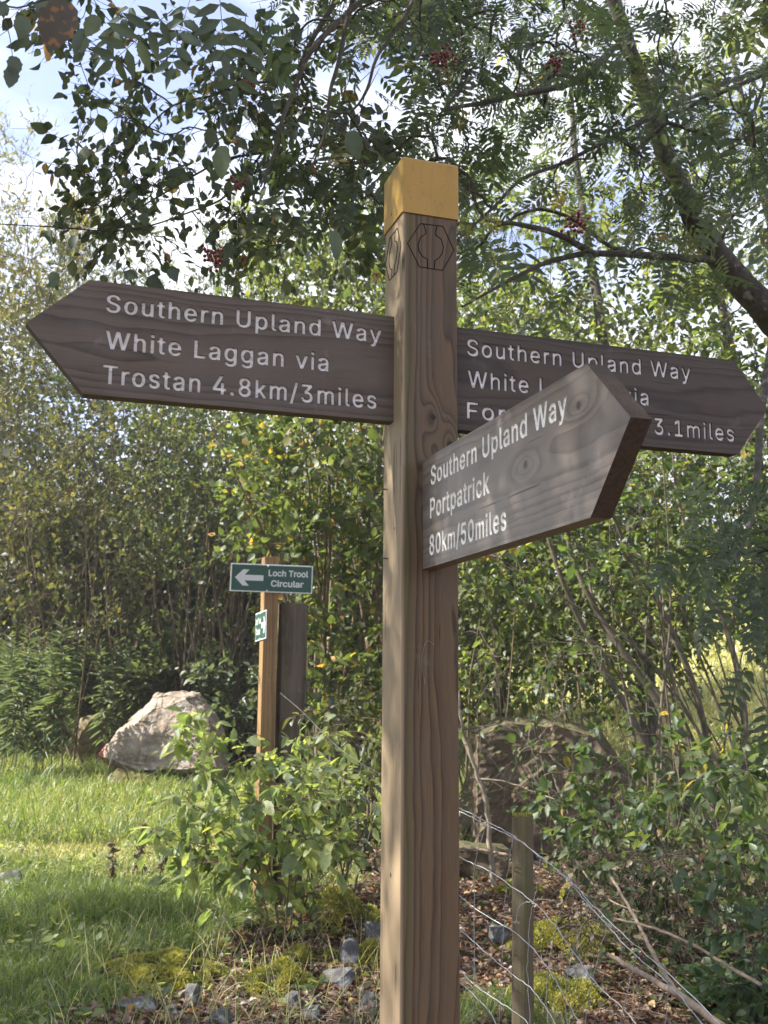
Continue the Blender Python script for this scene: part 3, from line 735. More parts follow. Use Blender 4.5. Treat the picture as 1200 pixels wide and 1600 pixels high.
# old round post
op = at(455, 1050, 7.15); gz = float(zg(op.x, op.y)); zt = at(455, 944, 7.15).z
P = [(0, 0, gz-.3), (.004, 0, gz+.4), (0, .004, gz+1.0), (.002, 0, zt-.02), (.002, 0, zt)]
bm = bmesh.new(); k = 40; rings = []
zs = np.linspace(gz-.3, zt, 26)
for j, z in enumerate(zs):
    ring = []
    for i in range(k):
        a = 2*math.pi*i/k
        r_ = .102*(1+.02*math.sin(3*a+z)) - .008*max(0, mnoise.noise(Vector((math.cos(a)*6, math.sin(a)*6, z*.7))))*1.6 - .004*abs(mnoise.noise(Vector((a*9, 0, z*.8))))
        zz = z + (.018*mnoise.noise(Vector((math.cos(a)*2.5, math.sin(a)*2.5, 4))) if j == len(zs)-1 else 0)
        ring.append(bm.verts.new((op.x+r_*math.cos(a), op.y+r_*math.sin(a), zz)))
    rings.append(ring)
for a, b in zip(rings[:-1], rings[1:]):
    for i in range(k): bm.faces.new((a[i], a[(i+1) % k], b[(i+1) % k], b[i]))
ctr = bm.verts.new((op.x, op.y, zt-.012))
for i in range(k): bm.faces.new((rings[-1][i], rings[-1][(i+1) % k], ctr))
me = bm_mesh(bm, 'old_post'); o = obj('old_post', me, M['old_wood']); rebase(o, (op.x, op.y, gz)); tag(o, 'thick weathered grey round post close behind the green plates', 'post')

# ---------------------------------------------------------------- stake, netting and wires
DS = 3.35
st = at(817, 1300, DS); zt = at(817, 1275, DS).z; gz = float(zg(st.x, st.y)); rs = .033
bm = bmesh.new(); k = 20; rings = []
for j, z in enumerate(np.linspace(gz-.3, zt, 14)):
    off = -.006*(zt-z)*3
    rings.append([bm.verts.new((off*.8+rs*(1+.03*mnoise.noise(Vector((i*.7, z*3, 1))))*math.cos(2*math.pi*i/k), rs*(1+.03*mnoise.noise(Vector((i*.7, z*3, 1))))*math.sin(2*math.pi*i/k), z-gz+(.004*math.sin(i) if j == 13 else 0))) for i in range(k)])
for a, b in zip(rings[:-1], rings[1:]):
    for i in range(k): bm.faces.new((a[i], a[(i+1) % k], b[(i+1) % k], b[i]))
bm.faces.new(rings[-1])
me = bm_mesh(bm, 'fence_stake'); o = obj('fence_stake', me, M['stake_wood']); o.location = (st.x, st.y, gz)
tag(o, 'short round wooden stake with mossy top behind the wire netting', 'fence stake')
lb = LeafBag(); n = 260
a = rng.random(n)*2*np.pi; r_ = np.sqrt(rng.random(n))*rs*.95
p = np.stack([r_*np.cos(a), r_*np.sin(a), np.full(n, zt-gz+.0)], -1)
lb.add(T_lance(.2), p, rng.normal(0, .5, (n, 3))+[0, 0, 1], rng.normal(0, 1, (n, 3)), rng.uniform(.005, .013, n))
mo = obj('moss_top', lb.mesh('moss_top'), M['moss'], o, world=False)

def npx(x, y):                                      # netting pixel (from a 2.4x crop) to a point; the netting comes nearer to the right
    d = 3.32-.62*max(0, x-42)/960
    return tuple(at(700+x/2.4, 1150+y/2.4, d))
rowsN = [[(-160, 190), (-60, 225), (42, 270), (140, 318), (245, 375), (330, 440), (450, 535), (520, 610), (600, 690), (720, 800), (850, 910), (1000, 1060), (1120, 1180)],
         [(42, 283), (140, 333), (250, 384), (350, 455), (440, 530), (520, 625), (600, 712), (705, 826), (830, 930), (960, 1090), (1060, 1200)],
         [(-60, 400), (45, 455), (130, 495), (220, 550), (330, 630), (400, 710), (470, 810), (540, 910), (600, 970), (690, 1060), (780, 1180)],
         [(-60, 520), (45, 600), (120, 660), (240, 730), (320, 800), (380, 880), (430, 970), (490, 1075), (540, 1200)],
         [(-60, 630), (45, 725), (140, 810), (230, 885), (310, 945), (360, 1010), (400, 1075), (450, 1200)],
         [(-60, 770), (45, 880), (120, 950), (230, 1020), (300, 1080), (360, 1190)],
         [(-40, 850), (45, 925), (110, 985), (160, 1040), (220, 1180)]]
vertN = [[(140, 335), (100, 480), (100, 620), (98, 770), (98, 930), (90, 1100)], [(245, 378), (220, 550), (210, 720), (203, 860), (195, 1000), (190, 1150)], [(347, 455), (335, 560), (318, 640), (300, 780), (300, 930), (310, 1100)],
         [(470, 560), (430, 640), (405, 720), (375, 870), (370, 1000), (380, 1100)], [(530, 640), (470, 810), (440, 960), (450, 1100)], [(600, 712), (545, 905), (520, 1030), (510, 1150)], [(705, 830), (660, 1020), (630, 1150)], [(830, 925), (815, 1080), (800, 1200)],
         [(255, 700), (268, 640), (300, 622), (330, 632)]]
tb = TubeBag()
for rws, rr in ((rowsN, .00145), (vertN, .0011)):
    for c in rws:
        P = spline([npx(*q) for q in c], len(c)*5); P = P+rng.normal(0, .0012, P.shape)
        tb.tubes(P[None], np.full((1, len(P)), rr), 6)
for c in vertN:                                     # twisted knots where the wires cross
    q = A(npx(*c[0])); a = np.linspace(0, 4*np.pi, 16)
    tb.tubes(np.stack([q[0]+np.linspace(-.01, .01, 16), q[1]+.003*np.cos(a), q[2]+.003*np.sin(a)], -1)[None], np.full((1, 16), .001), 5)
o = obj('wire_netting', tb.mesh('wire_netting'), M['wire']); b_ = npx(245, 378); rebase(o, b_); tag(o, 'sagging galvanised wire stock netting hung past the short stake', 'wire netting')
for i, c in enumerate([[(438, 1083, 6.95), (470, 1110, 6.5), (520, 1160, 5.7), (560, 1190, 5.0), (600, 1212, 4.3), (660, 1240, 3.7), (716, 1262, 3.35)], [(440, 1150, 6.95), (490, 1180, 6.3), (545, 1225, 5.3), (595, 1266, 4.4), (660, 1305, 3.8), (716, 1338, 3.35)]]):
    P = spline([tuple(at(*q)) for q in c], 40); tb = TubeBag(); tb.tubes(P[None], np.full((1, 40), .0015), 6)
    o = obj('fence_wire', tb.mesh('fence_wire'), M['wire']); rebase(o, P[0]); tag(o, ['upper slack fence wire running from the old post to the fingerpost', 'lower slack fence wire running from the old post to the fingerpost'][i], 'fence wire', 'slack wires left of the fingerpost')

# ---------------------------------------------------------------- rocks
def rock_mesh(name, pts, levels, amp, seed, strata=0.0, sdir=(0, .1, 1), freq=1.6, frac=0.0):
    """convex hull of pts, refined and roughened"""
    bm = bmesh.new()
    for p in pts: bm.verts.new(p)
    r = bmesh.ops.convex_hull(bm, input=bm.verts[:]); bmesh.ops.delete(bm, geom=[v for v in bm.verts if not v.link_faces], context='VERTS')
    bmesh.ops.triangulate(bm, faces=bm.faces[:])
    for _ in range(levels):
        ml = np.mean([e.calc_length() for e in bm.edges])
        bmesh.ops.subdivide_edges(bm, edges=[e for e in bm.edges if e.calc_length() > ml*.7], cuts=1, use_grid_fill=True)
        bmesh.ops.triangulate(bm, faces=[f for f in bm.faces if len(f.verts) > 3])
    bmesh.ops.smooth_vert(bm, verts=bm.verts[:], factor=.12, use_axis_x=True, use_axis_y=True, use_axis_z=True)
    bm.normal_update(); sd = Vector(sdir).normalized(); off = Vector((seed*3.1, seed*1.7, seed))
    ds = []
    for v in bm.verts:
        p = v.co*freq/amp*.06+off
        d = mnoise.fractal(p, 1.0, 2.0, 5)*amp
        if frac:
            q = v.co+.05*Vector((mnoise.noise(v.co*5+off), mnoise.noise(v.co*5-off), mnoise.noise(v.co*5+off*2))); d += frac*(mnoise.cell(Vector((q.x*2.6, q.y*2.6, q.dot(sd)*6))+off)-.5)+frac*.5*(mnoise.cell(Vector((q.x*6, q.y*6, q.dot(sd)*15))+off)-.5)
        if strata:
            h = v.co.dot(sd)+.04*mnoise.noise(v.co*2+off); d += strata*(mnoise.noise(Vector((h*14, seed, 0)))+.5*mnoise.noise(Vector((h*35, seed, 2))))
        ds.append(d)
    for v, d in zip(bm.verts, ds): v.co += v.normal*d
    return bm_mesh(bm, name)
# pale boulder
bb = at(255, 1205, 13.0); bz = float(zg(bb.x, bb.y)); k_ = 13.0/FPX
def bl(px, py, dy): q = at(px, py, 13.0+dy); return Vector((q.x-bb.x, dy, q.z-bz))
front = [(152, 1180), (176, 1150), (218, 1106), (243, 1084), (285, 1076), (312, 1083), (338, 1118), (352, 1150), (358, 1205), (300, 1215), (200, 1212)]
pts = [bl(x, y, -.25-.3*(y-1076)/140) for x, y in [(190, 1150), (240, 1105), (290, 1090), (325, 1130), (340, 1200), (215, 1205), (175, 1185)]] + [bl(x, y, .15) for x, y in front] + [bl(x+(8 if x < 255 else -8), y+6, .8) for x, y in front]
pts += [bl(200, 1235, .3), bl(340, 1235, .3)]
o = obj('boulder', rock_mesh('boulder', pts, 6, .05, 3, .004, (.12, .1, 1), frac=.013), M['boulder']); o.location = (bb.x, bb.y, bz)
tag(o, 'big pale sunlit boulder with a red mark on its left tip', 'boulder')
def simple_rock(name, px, py, d, wd, ht, dp, mat, seed, label, amp=None, strata=0.0, levels=4, group=None, sink=.25, cat='rock', rot=0.0):
    r = np.random.default_rng(seed); q = at(px, py, d) if d else ground_px(px, py)
    gz_ = float(zg(q.x, q.y)); n = 16
    u = norm(r.normal(0, 1, (n, 3))); u = np.sign(u)*np.abs(u)**.75
    pts = u*A([wd/2, dp/2, ht*.62]); pts[:, 2] += ht*(.5-sink)
    ca, sa = math.cos(rot), math.sin(rot)
    pts = np.stack([pts[:, 0]*ca-pts[:, 1]*sa, pts[:, 0]*sa+pts[:, 1]*ca, pts[:, 2]], -1)
    o = obj(name, rock_mesh(name, [tuple(p) for p in pts], levels, amp or wd*.035, seed, strata), mat); o.location = (q.x, q.y, gz_)
    tag(o, label, cat, group); return o
simple_rock('rock', 232, 1213, 12.4, 1.15, .34, .5, M['mossrock'], 5, 'low brown mossy rock lying in front of the pale boulder', .03, .02)
simple_rock('rock', 160, 1180, 14.5, .8, .85, .6, M['mossrock'], 6, 'weathered pinkish rock half hidden among tall plants left of the boulder', .04, .02)
# dark flat slab behind the netting
sb = at(850, 1325, 8.6); sz = float(zg(sb.x, sb.y))
def sl(px, py, dy): q = at(px, py, 8.6+dy); return Vector((q.x-sb.x, dy, q.z-sz))
pts = [sl(x, y, -.12) for x, y in ((745, 1150), (748, 1325), (960, 1340), (985, 1240), (930, 1150), (870, 1132), (790, 1128))]+[sl(x, y, .55) for x, y in ((735, 1140), (735, 1330), (975, 1340), (1000, 1230), (940, 1140), (870, 1122), (780, 1118))]
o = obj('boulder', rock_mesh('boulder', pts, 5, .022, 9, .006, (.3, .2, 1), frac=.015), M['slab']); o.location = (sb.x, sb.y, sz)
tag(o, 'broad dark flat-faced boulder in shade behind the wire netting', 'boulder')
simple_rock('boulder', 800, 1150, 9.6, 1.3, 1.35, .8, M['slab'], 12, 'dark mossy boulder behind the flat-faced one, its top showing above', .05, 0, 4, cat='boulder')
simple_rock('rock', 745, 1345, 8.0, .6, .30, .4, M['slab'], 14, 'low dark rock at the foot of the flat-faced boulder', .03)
stones = [(548, 1505, .17, .15, 'squarish grey stone beside the fingerpost, below the moss mound'), (585, 1480, .17, .17, 'grey stone partly hidden by the fingerpost edge'), (530, 1543, .17, .13, 'pale mottled grey stone left of the fingerpost'), (575, 1575, .11, .10, 'pointed grey stone at the foot of the picture by the fingerpost'),
          (300, 1565, .10, .11, 'bluish stone set against the yellow moss'), (458, 1575, .09, .09, 'small cracked grey stone among fallen leaves'), (490, 1590, .13, .10, 'angular bluish grey stone at the bottom edge'), (215, 1580, .20, .08, 'flat pale stone among straw at bottom left'),
          (345, 1597, .11, .08, 'half buried pinkish grey stone among leaves'), (272, 1588, .08, .07, 'small dark stone beside the bluish one'), (12, 1385, .32, .13, 'flat grey stone in the grass at the left edge'), (780, 1472, .17, .13, 'grey stone in leaf litter left of the stake'), (905, 1540, .18, .12, 'dark stone in leaf litter right of the stake'), (1120, 1555, .22, .18, 'grey stone beneath the fern at lower right')]
for i, (px, py, wd, ht, lab) in enumerate(stones):
    simple_rock('stone', px, py, None, wd, ht, wd*.8, M['stone'], 30+i, lab, wd*.05, 0, 4 if wd > .1 else 3, 'loose stones on the ground', .26 if wd > .14 else .36, 'stone', rng.random()*3)

# ---------------------------------------------------------------- plants : trees grown towards targets
def box_targets(n, bx, r):
    """n points; bx = list of (px0,px1,py0,py1,d0,d1,weight)"""
    out_ = []; wt = A([b[6] for b in bx]); wt = wt/wt.sum()
    for b in bx:
        pass
    ch = r.choice(len(bx), n, p=wt)
    for c in ch:
        b = bx[c]; out_.append(tuple(at(r.uniform(b[0], b[1]), r.uniform(b[2], b[3]), r.uniform(b[4], b[5]))))
    return A(out_)
def grow(seeds, targets, r, tip_r=.003, expo=.45, jit=.06, up=.15, rmax=None):
    """seeds: list of (polyline (m,3), radii or None); returns chains [(points, radii)]. Each target joins its nearest node by a bent branch"""
    N = []; par = []; fixed = []; chains = []
    for s_ in seeds:
        P, R_ = s_; ids = []
        attach = -1
        if N and len(s_) == 2 and R_ is None: pass
        if N: attach = int(np.argmin(((A(N)-P[0])**2).sum(1)))
        for i, p in enumerate(P):
            par.append(attach if i == 0 else ids[-1]); N.append(p); fixed.append(-1 if R_ is None else R_[i]); ids.append(len(N)-1)
        chains.append(([attach] if attach >= 0 else [])+ids)
    nseed = len(N)
    NA = np.zeros((nseed+len(targets)*4+8, 3)); NA[:nseed] = A(N); n = nseed
    d0 = np.sqrt(((targets[:, None]-NA[None, :nseed])**2).sum(-1)).min(1)
    for ti in np.argsort(d0):
        T = targets[ti]
        d = np.sqrt(((NA[:n]-T)**2).sum(1)); d = d+.35*np.maximum(0, NA[:n, 2]-T[2])       # rather join from below
        a = int(np.argmin(d)); P0 = NA[a]; ln = np.linalg.norm(T-P0)
        ids = [a]
        for k in (1, 2, 3, 4):
            u = k/4; p = P0+(T-P0)*u
            p = p+A([0, 0, 1])*up*ln*np.sin(np.pi*u)*.6
            if k < 4: p = p+r.normal(0, jit*ln*.5, 3)
            NA[n] = p; par.append(ids[-1]); fixed.append(-1); ids.append(n); n += 1
        chains.append(ids)
    par = np.array(par); cnt = np.zeros(n)
    haschild = np.zeros(n, bool); haschild[par[par >= 0]] = True
    cnt[~haschild] = 1
    for i in range(n-1, -1, -1):
        if par[i] >= 0: cnt[par[i]] += cnt[i]
    rr = tip_r*np.maximum(cnt, 1)**expo
    if rmax: rr = np.minimum(rr, rmax)
    fx = np.array(fixed[:n]); rr = np.where(fx > 0, fx, rr)
    out_ = []
    for ids in chains:
        q = rr[ids].copy()
        if len(q) > 1: q[0] = min(q[0], q[1]*1.2)
        out_.append((NA[ids], q))
    return out_, len(seeds)
def make_twigs(chains, r, per, length, droop=.3, spread=.9, lo=.25):
    st, dr, ln = [], [], []
    for P, R_ in chains:
        m = len(P); seg = P[1:]-P[:-1]; tl = np.linalg.norm(P[-1]-P[0])
        k = per
        for _ in range(k):
            t_ = r.uniform(lo, 1)*(m-1)*.999; i = int(t_); st.append(P[i]+(t_-i)*seg[i])
            d = seg[i]/max(np.linalg.norm(seg[i]), 1e-6); dr.append(d); ln.append(length*r.uniform(.5, 1.2))
    st = A(st); dr = A(dr); ln = A(ln); n = len(st)
    d = norm(dr+r.normal(0, spread, (n, 3))*[1, 1, .75])
    m = 4; us = np.linspace(0, 1, m)
    Pt = st[:, None]+d[:, None]*(us[None, :, None]*ln[:, None, None]); Pt[:, :, 2] -= droop*ln[:, None]*us[None]**2
    Pt[:, 1:] += r.normal(0, .05, (n, m-1, 3))*ln[:, None, None]
    return Pt
def leaves_on(Pt, r, per, lo=.15):
    """positions, twig directions along the twigs"""
    n, m = Pt.shape[:2]
    t_ = r.uniform(lo, 1, (n, per))*(m-1)*.999; i = t_.astype(int); u = (t_-i)[..., None]
    ii = np.arange(n)[:, None]
    p = Pt[ii, i]*(1-u)+Pt[ii, i+1]*u; d = norm(Pt[ii, i+1]-Pt[ii, i])
    return p.reshape(-1, 3), d.reshape(-1, 3)
def tree(name, label, cat, base, seeds, targets, leaf_mat_, tmpl, size, per_chain=5, twig_len=.35, per_twig=8, bark='twig', seed=1, droop=.3, hang=.3, tip_r=.003, expo=.45, up=.15, jit=.08, group=None, skip_seed_twigs=True, flat=.7, tint=(0, 1), twig_r=.0016, axis_up=0.0, rmax=None, spread=.9, trunk_name='trunk', crown='crown', extra=None, sides=7):
    r = np.random.default_rng(seed)
    th = empty(name, base, label, cat, group)
    ch, ns = grow(seeds, targets, r, tip_r, expo, jit, up, rmax)
    tb = TubeBag()
    for k, (P, R_) in enumerate(ch):
        m = len(P); 
        if m < 2: continue
        n = (m-1)*3+1 if k >= ns else (m-1)*4+1
        Q = spline(np.concatenate([P, R_[:, None]], 1), n)
        if k < ns: Q[:, :3] += r.normal(0, 1, (n, 3))*np.abs(Q[:, 3:4])*.10
        tb.tubes(Q[None, :, :3], np.abs(Q[None, :, 3])+.0004, sides if k < ns else 5)
    body = ch[ns:] if skip_seed_twigs else ch
    Pt = make_twigs(body, r, per_chain, twig_len, droop, spread)
    tb.tubes(Pt, np.linspace(twig_r, twig_r*.4, 4)[None].repeat(len(Pt), 0), 3)
    obj(trunk_name, tb.mesh(trunk_name), M[bark], th)
    p, d = leaves_on(Pt, r, per_twig)
    n = len(p)
    axis = norm(d*.6+r.normal(0, .55, (n, 3))+A([0, 0, -hang+axis_up]))
    nrm = r.normal(0, 1-flat, (n, 3))+A([0, 0, flat])+r.normal(0, .25, (n, 3))
    s_ = size*r.lognormal(0, .33, n)
    lb = LeafBag(); tt = r.uniform(tint[0], tint[1], n)
    tmpls = tmpl if isinstance(tmpl, list) else [tmpl]
    w_ = r.integers(0, len(tmpls), n)
    for k, tm in enumerate(tmpls): lb.add(tm, p[w_ == k], axis[w_ == k], nrm[w_ == k], s_[w_ == k], tt[w_ == k])
    obj(crown, lb.mesh(crown), M[leaf_mat_], th)
    if extra: extra(th, r)
    return th
def pl(*pts): return A([tuple(at(*p)) for p in pts])
def gpt(px, d):
    q = at(px, 1000, d); return (q.x, q.y, float(zg(q.x, q.y)))
OV = [T_ovate(), T_ovate(.16, -.2, .30), T_ovate(.05, .05, .36)]
PN = [T_pinnate(5, .40, 1), T_pinnate(6, .37, 2), T_pinnate(4, .42, 3)]
LA = [T_lance(.11), T_lance(.13, .1)]

# rowan over the post : trunk enters at the right, leans left
r = np.random.default_rng(11)
b = (3.0, 6.1, float(zg(3.0, 6.1)))
trunk = np.concatenate([[A(b)-[0, 0, .2]], [A((2.75, 6.0, 1.5))], pl((1300, 620, 5.8), (1215, 500, 5.5), (1115, 392, 5.3), (1058, 288, 5.1), (1022, 190, 5.0), (985, 80, 4.9), (940, -70, 4.8), (890, -260, 4.7))])
seeds = [(trunk, A([.13, .12, .105, .086, .067, .053, .043, .036, .03, .022])),
         (pl((1120, 405, 5.3), (1060, 402, 5.1), (985, 398, 4.9), (920, 396, 4.6), (860, 408, 4.4), (800, 436, 4.2), (722, 480, 4.0)), A([.021, .019, .017, .014, .011, .008, .004])),
         (pl((925, 396, 4.6), (870, 365, 4.4), (815, 352, 4.2), (760, 345, 4.1)), A([.016, .013, .010, .005])),
         (pl((1240, 95, 5.0), (1140, 127, 4.9), (1085, 150, 4.8), (1035, 175, 4.6), (955, 215, 4.4), (880, 255, 4.2), (815, 280, 4.0), (770, 325, 3.9), (715, 375, 3.7)), A([.012, .011, .010, .010, .009, .008, .007, .006, .004])),
         (pl((960, 75, 4.9), (905, 125, 4.4), (800, 150, 4.0), (695, 172, 3.6)), A([.018, .014, .011, .006])),
         (pl((925, -70, 4.8), (780, -120, 4.0), (660, -70, 3.2), (600, -40, 2.9)), A([.04, .032, .024, .02])),
         (pl((600, -40, 2.9), (561, 4, 2.8), (512, 49, 2.75), (482, 86, 2.7), (456, 150, 2.7), (441, 187, 2.65), (426, 244, 2.65), (407, 292, 2.65)), A([.011, .009, .008, .007, .006, .005, .004, .002])),
         (pl((590, -50, 2.9), (550, 4, 2.9), (531, 90, 2.85), (516, 142, 2.85), (509, 202, 2.8), (490, 255, 2.8)), A([.008, .007, .006, .005, .004, .002])),
         (pl((660, -70, 3.2), (644, 4, 3.1), (610, 56, 3.05), (587, 94, 3.0), (572, 142, 3.0), (542, 176, 2.95), (475, 166, 2.9)), A([.008, .007, .006, .005, .004, .003, .002])),
         (pl((600, -40, 2.9), (480, -110, 2.3), (380, -90, 1.95), (300, -60, 1.8)), A([.018, .014, .010, .006])),
         (pl((1215, 500, 5.5), (1190, 640, 5.0), (1180, 780, 4.6), (1150, 880, 4.2)), A([.03, .02, .014, .006]))]
tg = np.concatenate([box_targets(150, [(620, 1300, -120, 260, 3.7, 6.3, 3), (650, 1250, 230, 420, 4.2, 6.2, 1.3), (430, 760, -150, 300, 2.9, 4.6, 1.6)], r), box_targets(7, [(1120, 1280, 820, 1000, 3.6, 4.4, 1)], r)])
def berries(th, r):
    k = 0
    for (px, py, d, nb, cr_) in ((690, 92, 2.9, 42, .034), (866, 100, 3.3, 24, .028), (395, 130, 2.2, 14, .014), (333, 402, 2.9, 34, .028), (902, 353, 3.4, 30, .036), (372, 285, 2.8, 10, .022), (905, 45, 3.4, 12, .03)):
        c = A(at(px, py, d)); bm = bmesh.new()
        for i in range(nb):
            q = c+r.normal(0, 1, 3)*cr_*A([.6, .6, .5])
            bmesh.ops.create_icosphere(bm, subdivisions=2, radius=.0062*d/3.2, matrix=Matrix.Translation(q))
        me = bm_mesh(bm, 'berry_cluster'); me.polygons.foreach_set('use_smooth', np.ones(len(me.polygons), bool))
        obj('berry_cluster', me, M['berry'], th)
tree('rowan_tree', 'rowan tree with dark leaning trunk, feathery leaves and red berries overhanging the fingerpost', 'tree', b, seeds, tg, 'rowan', PN, .108, per_chain=5, twig_len=.36, per_twig=3, bark='bark', seed=12, droop=.35, hang=.45, tip_r=.0042, flat=.7, extra=berries, twig_r=.0022, rmax=.06, sides=12)
# a few rowan sprays close to the camera, top left : on the same tree's low limb
th = [o_ for o_ in C.objects if o_.name == 'rowan_tree'][0]
lb = LeafBag()
sprays = [(270, 15, 1.75, (-.75, .0, -.7)), (300, -10, 1.8, (-.3, 0, -1)), (340, -40, 1.75, (.1, .1, -1)), (385, 20, 1.85, (-.1, 0, -1)), (405, 5, 1.8, (.25, .1, -.9)), (215, -5, 2.0, (-.6, .1, -.8)), (1195, 1090, 3.4, (.1, 0, -1)), (1170, 1040, 3.5, (-.4, 0, -.9))]
p = A([tuple(at(a_, b__, c_)) for a_, b__, c_, _ in sprays]); ax = A([d_ for *_, d_ in sprays])
lb.add(PN[0], p, ax, rng.normal(0, .35, (len(p), 3))+A([0, -1, .25]), np.full(len(p), .15), rng.uniform(0, .25, len(p)))
obj('near_sprays', lb.mesh('near_sprays'), M['rowan'], th)

# birch at the left, trunk out of frame, crown arching over the top left corner, extra unseen leaves added for shade
r = np.random.default_rng(21); b = (-3.6, 3.3, float(zg(-3.6, 3.3)))
trunk = A([(-3.6, 3.3, -.2), (-3.55, 3.3, 1.5), (-3.4, 3.35, 3.2), (-3.2, 3.4, 4.8), (-3.0, 3.5, 6.6), (-2.9, 3.6, 8.4)])
seeds = [(trunk, A([.13, .12, .10, .08, .05, .02])),
         (A([(-3.2, 3.4, 4.7), (-2.2, 3.5, 5.1), (-1.0, 3.7, 5.0), (-.2, 3.8, 4.5), (-.35, 3.75, 3.9)]), A([.04, .033, .024, .014, .008])),
         (pl((470, 120, 3.9), (400, 130, 3.8), (330, 150, 3.7), (270, 165, 3.6), (215, 215, 3.55)), A([.006, .005, .004, .003, .0015])),
         (pl((480, 160, 3.9), (430, 230, 3.8), (350, 250, 3.7), (260, 300, 3.6), (190, 340, 3.5), (110, 380, 3.45)), A([.006, .005, .004, .003, .002, .0012])),
         (pl((440, 200, 3.8), (360, 300, 3.75), (300, 330, 3.7), (200, 360, 3.6), (90, 355, 3.5), (0, 350, 3.45)), A([.005, .004, .003, .0025, .002, .0012]))]
tg = np.concatenate([box_targets(92, [(110, 480, 60, 350, 3.3, 4.3, 3.0), (330, 620, 60, 420, 3.4, 4.6, 2), (60, 300, 280, 420, 3.4, 3.9, .35), (0, 250, -60, 30, 2.4, 3.0, .2)], r)])
n = 520; off = np.stack([r.uniform(-8.5, .3, n), r.uniform(.5, 9.0, n), r.uniform(3.3, 8.6, n)], -1)
off = off[(off[:, 0] < -.40*off[:, 1]-.3) | (off[:, 2] > 1.9+.72*off[:, 1])]
off = off[(off[:, 1] < 4.6) | (r.random(len(off)) < .35)]
tg = np.concatenate([tg, off])
def birch_shade_extra(th, r):
    n = 240000; c = np.stack([r.uniform(-9.6, .2, n), r.uniform(.5, 9.0, n), r.uniform(3.2, 8.8, n)], -1)  # leaves added out of view, shaped along sun rays to shade post and grass
    k = r.random(n) < np.where(c[:, 1] < 4.6, 1.0, np.where(c[:, 1] < 6.5, np.where(c[:, 0]+c[:, 2]/1.04 < -.9, .85, .2), .12)); k &= (c[:, 1] > 3.4) | (c[:, 2] > 1.42-1.04*c[:, 0]) | (r.random(n) < .40)
    k &= ((c[:, 0] < -.40*c[:, 1]-.25) | (c[:, 2] > 1.9+.72*c[:, 1])) & (np.sin(c[:, 0]*2.1+c[:, 2])*np.sin(c[:, 1]*1.9-c[:, 2]*.7)*np.sin(c[:, 2]*1.7) > -.45); c = c[k]; n = len(c)
    lb = LeafBag(); lb.add(OV[0], c, r.normal(0, 1, (n, 3))+[0, 0, -.6], r.normal(0, .7, (n, 3))+[0, 0, .5], r.uniform(.045, .07, n), r.random(n)); obj('crown', lb.mesh('crown'), M['birch'], th)  # added shade leaves, joined to no branch
    # broad leaves on the near twigs
    spots = [(350, 228, 2.2, .075), (330, 200, 2.4, .05), (548, 205, 2.2, .065), (520, 360, 2.3, .07), (240, 375, 2.6, .055), (85, 425, 2.8, .05), (118, 368, 2.7, .045), (110, 340, 3.0, .04), (265, 420, 2.9, .05), (290, 60, 2.0, .05), (130, 45, 1.7, .05), (152, 25, 1.9, .05), (128, 58, 1.8, .045), (250, 250, 2.8, .05)]
    p = A([tuple(at(a_, b_, c_)) for a_, b_, c_, _ in spots]); m = len(p)
    lb = LeafBag(); lb.add(T_serrate(.42), p, r.normal(0, .35, (m, 3))+[0, 0, -1], r.normal(0, .45, (m, 3))+[0, -1, .1], A([q[3] for q in spots]), r.uniform(0, .8, m))
    lb3 = LeafBag(); lb3.add(T_serrate(.46), A([tuple(at(104, 3, 1.25))]), A([(-.3, 0, -1)]), A([(.25, -1, .1)]), [.072], [.30]); obj('brown_leaf', lb3.mesh('brown_leaf'), M['mottled'], th)['label'] = 'large mottled brown leaf at the end of its twig'
    q = [(22, 88, 1.3, .03, .3), (14, 12, 1.3, .03, .2), (38, 25, 1.35, .035, .4), (20, 105, 1.3, .03, .1), (60, 0, 1.3, .04, .5)]
    p = A([tuple(at(a_, b_, c_)) for a_, b_, c_, *_ in q]); m = len(p)
    lb.add(T_serrate(.44), p, A([(.1, 0, -1), (-.8, 0, -.2), (-.1, 0, -1), (-.1, 0, -1), (.5, 0, -.6)]), r.normal(0, .2, (m, 3))+[.2, -1, .1], A([v[3] for v in q]), A([v[4] for v in q]))
    obj('near_leaves', lb.mesh('near_leaves'), M['birch'], th)
    tb = TubeBag(); P = spline([tuple(at(*v)) for v in ((-120, -60, 1.5), (-30, -15, 1.35), (20, 12, 1.3), (70, 0, 1.28), (102, 5, 1.25))], 16); tb.tubes(P[None], np.linspace(.002, .0007, 16)[None], 5)
    P = spline([tuple(at(*v)) for v in ((-10, -5, 1.33), (12, 45, 1.3), (20, 90, 1.3))], 10); tb.tubes(P[None], np.linspace(.001, .0005, 10)[None], 5)
    obj('near_twig', tb.mesh('near_twig'), M['twig'], th)
tree('birch_tree', 'birch whose fine twigs and small leaves hang against the sky at top left', 'tree', b, seeds, tg, 'birch', OV, .038, per_chain=7, twig_len=.26, per_twig=5, bark='twig', seed=22, droop=.25, hang=.7, tip_r=.0013, flat=.35, rmax=.05, up=.1, extra=birch_shade_extra)

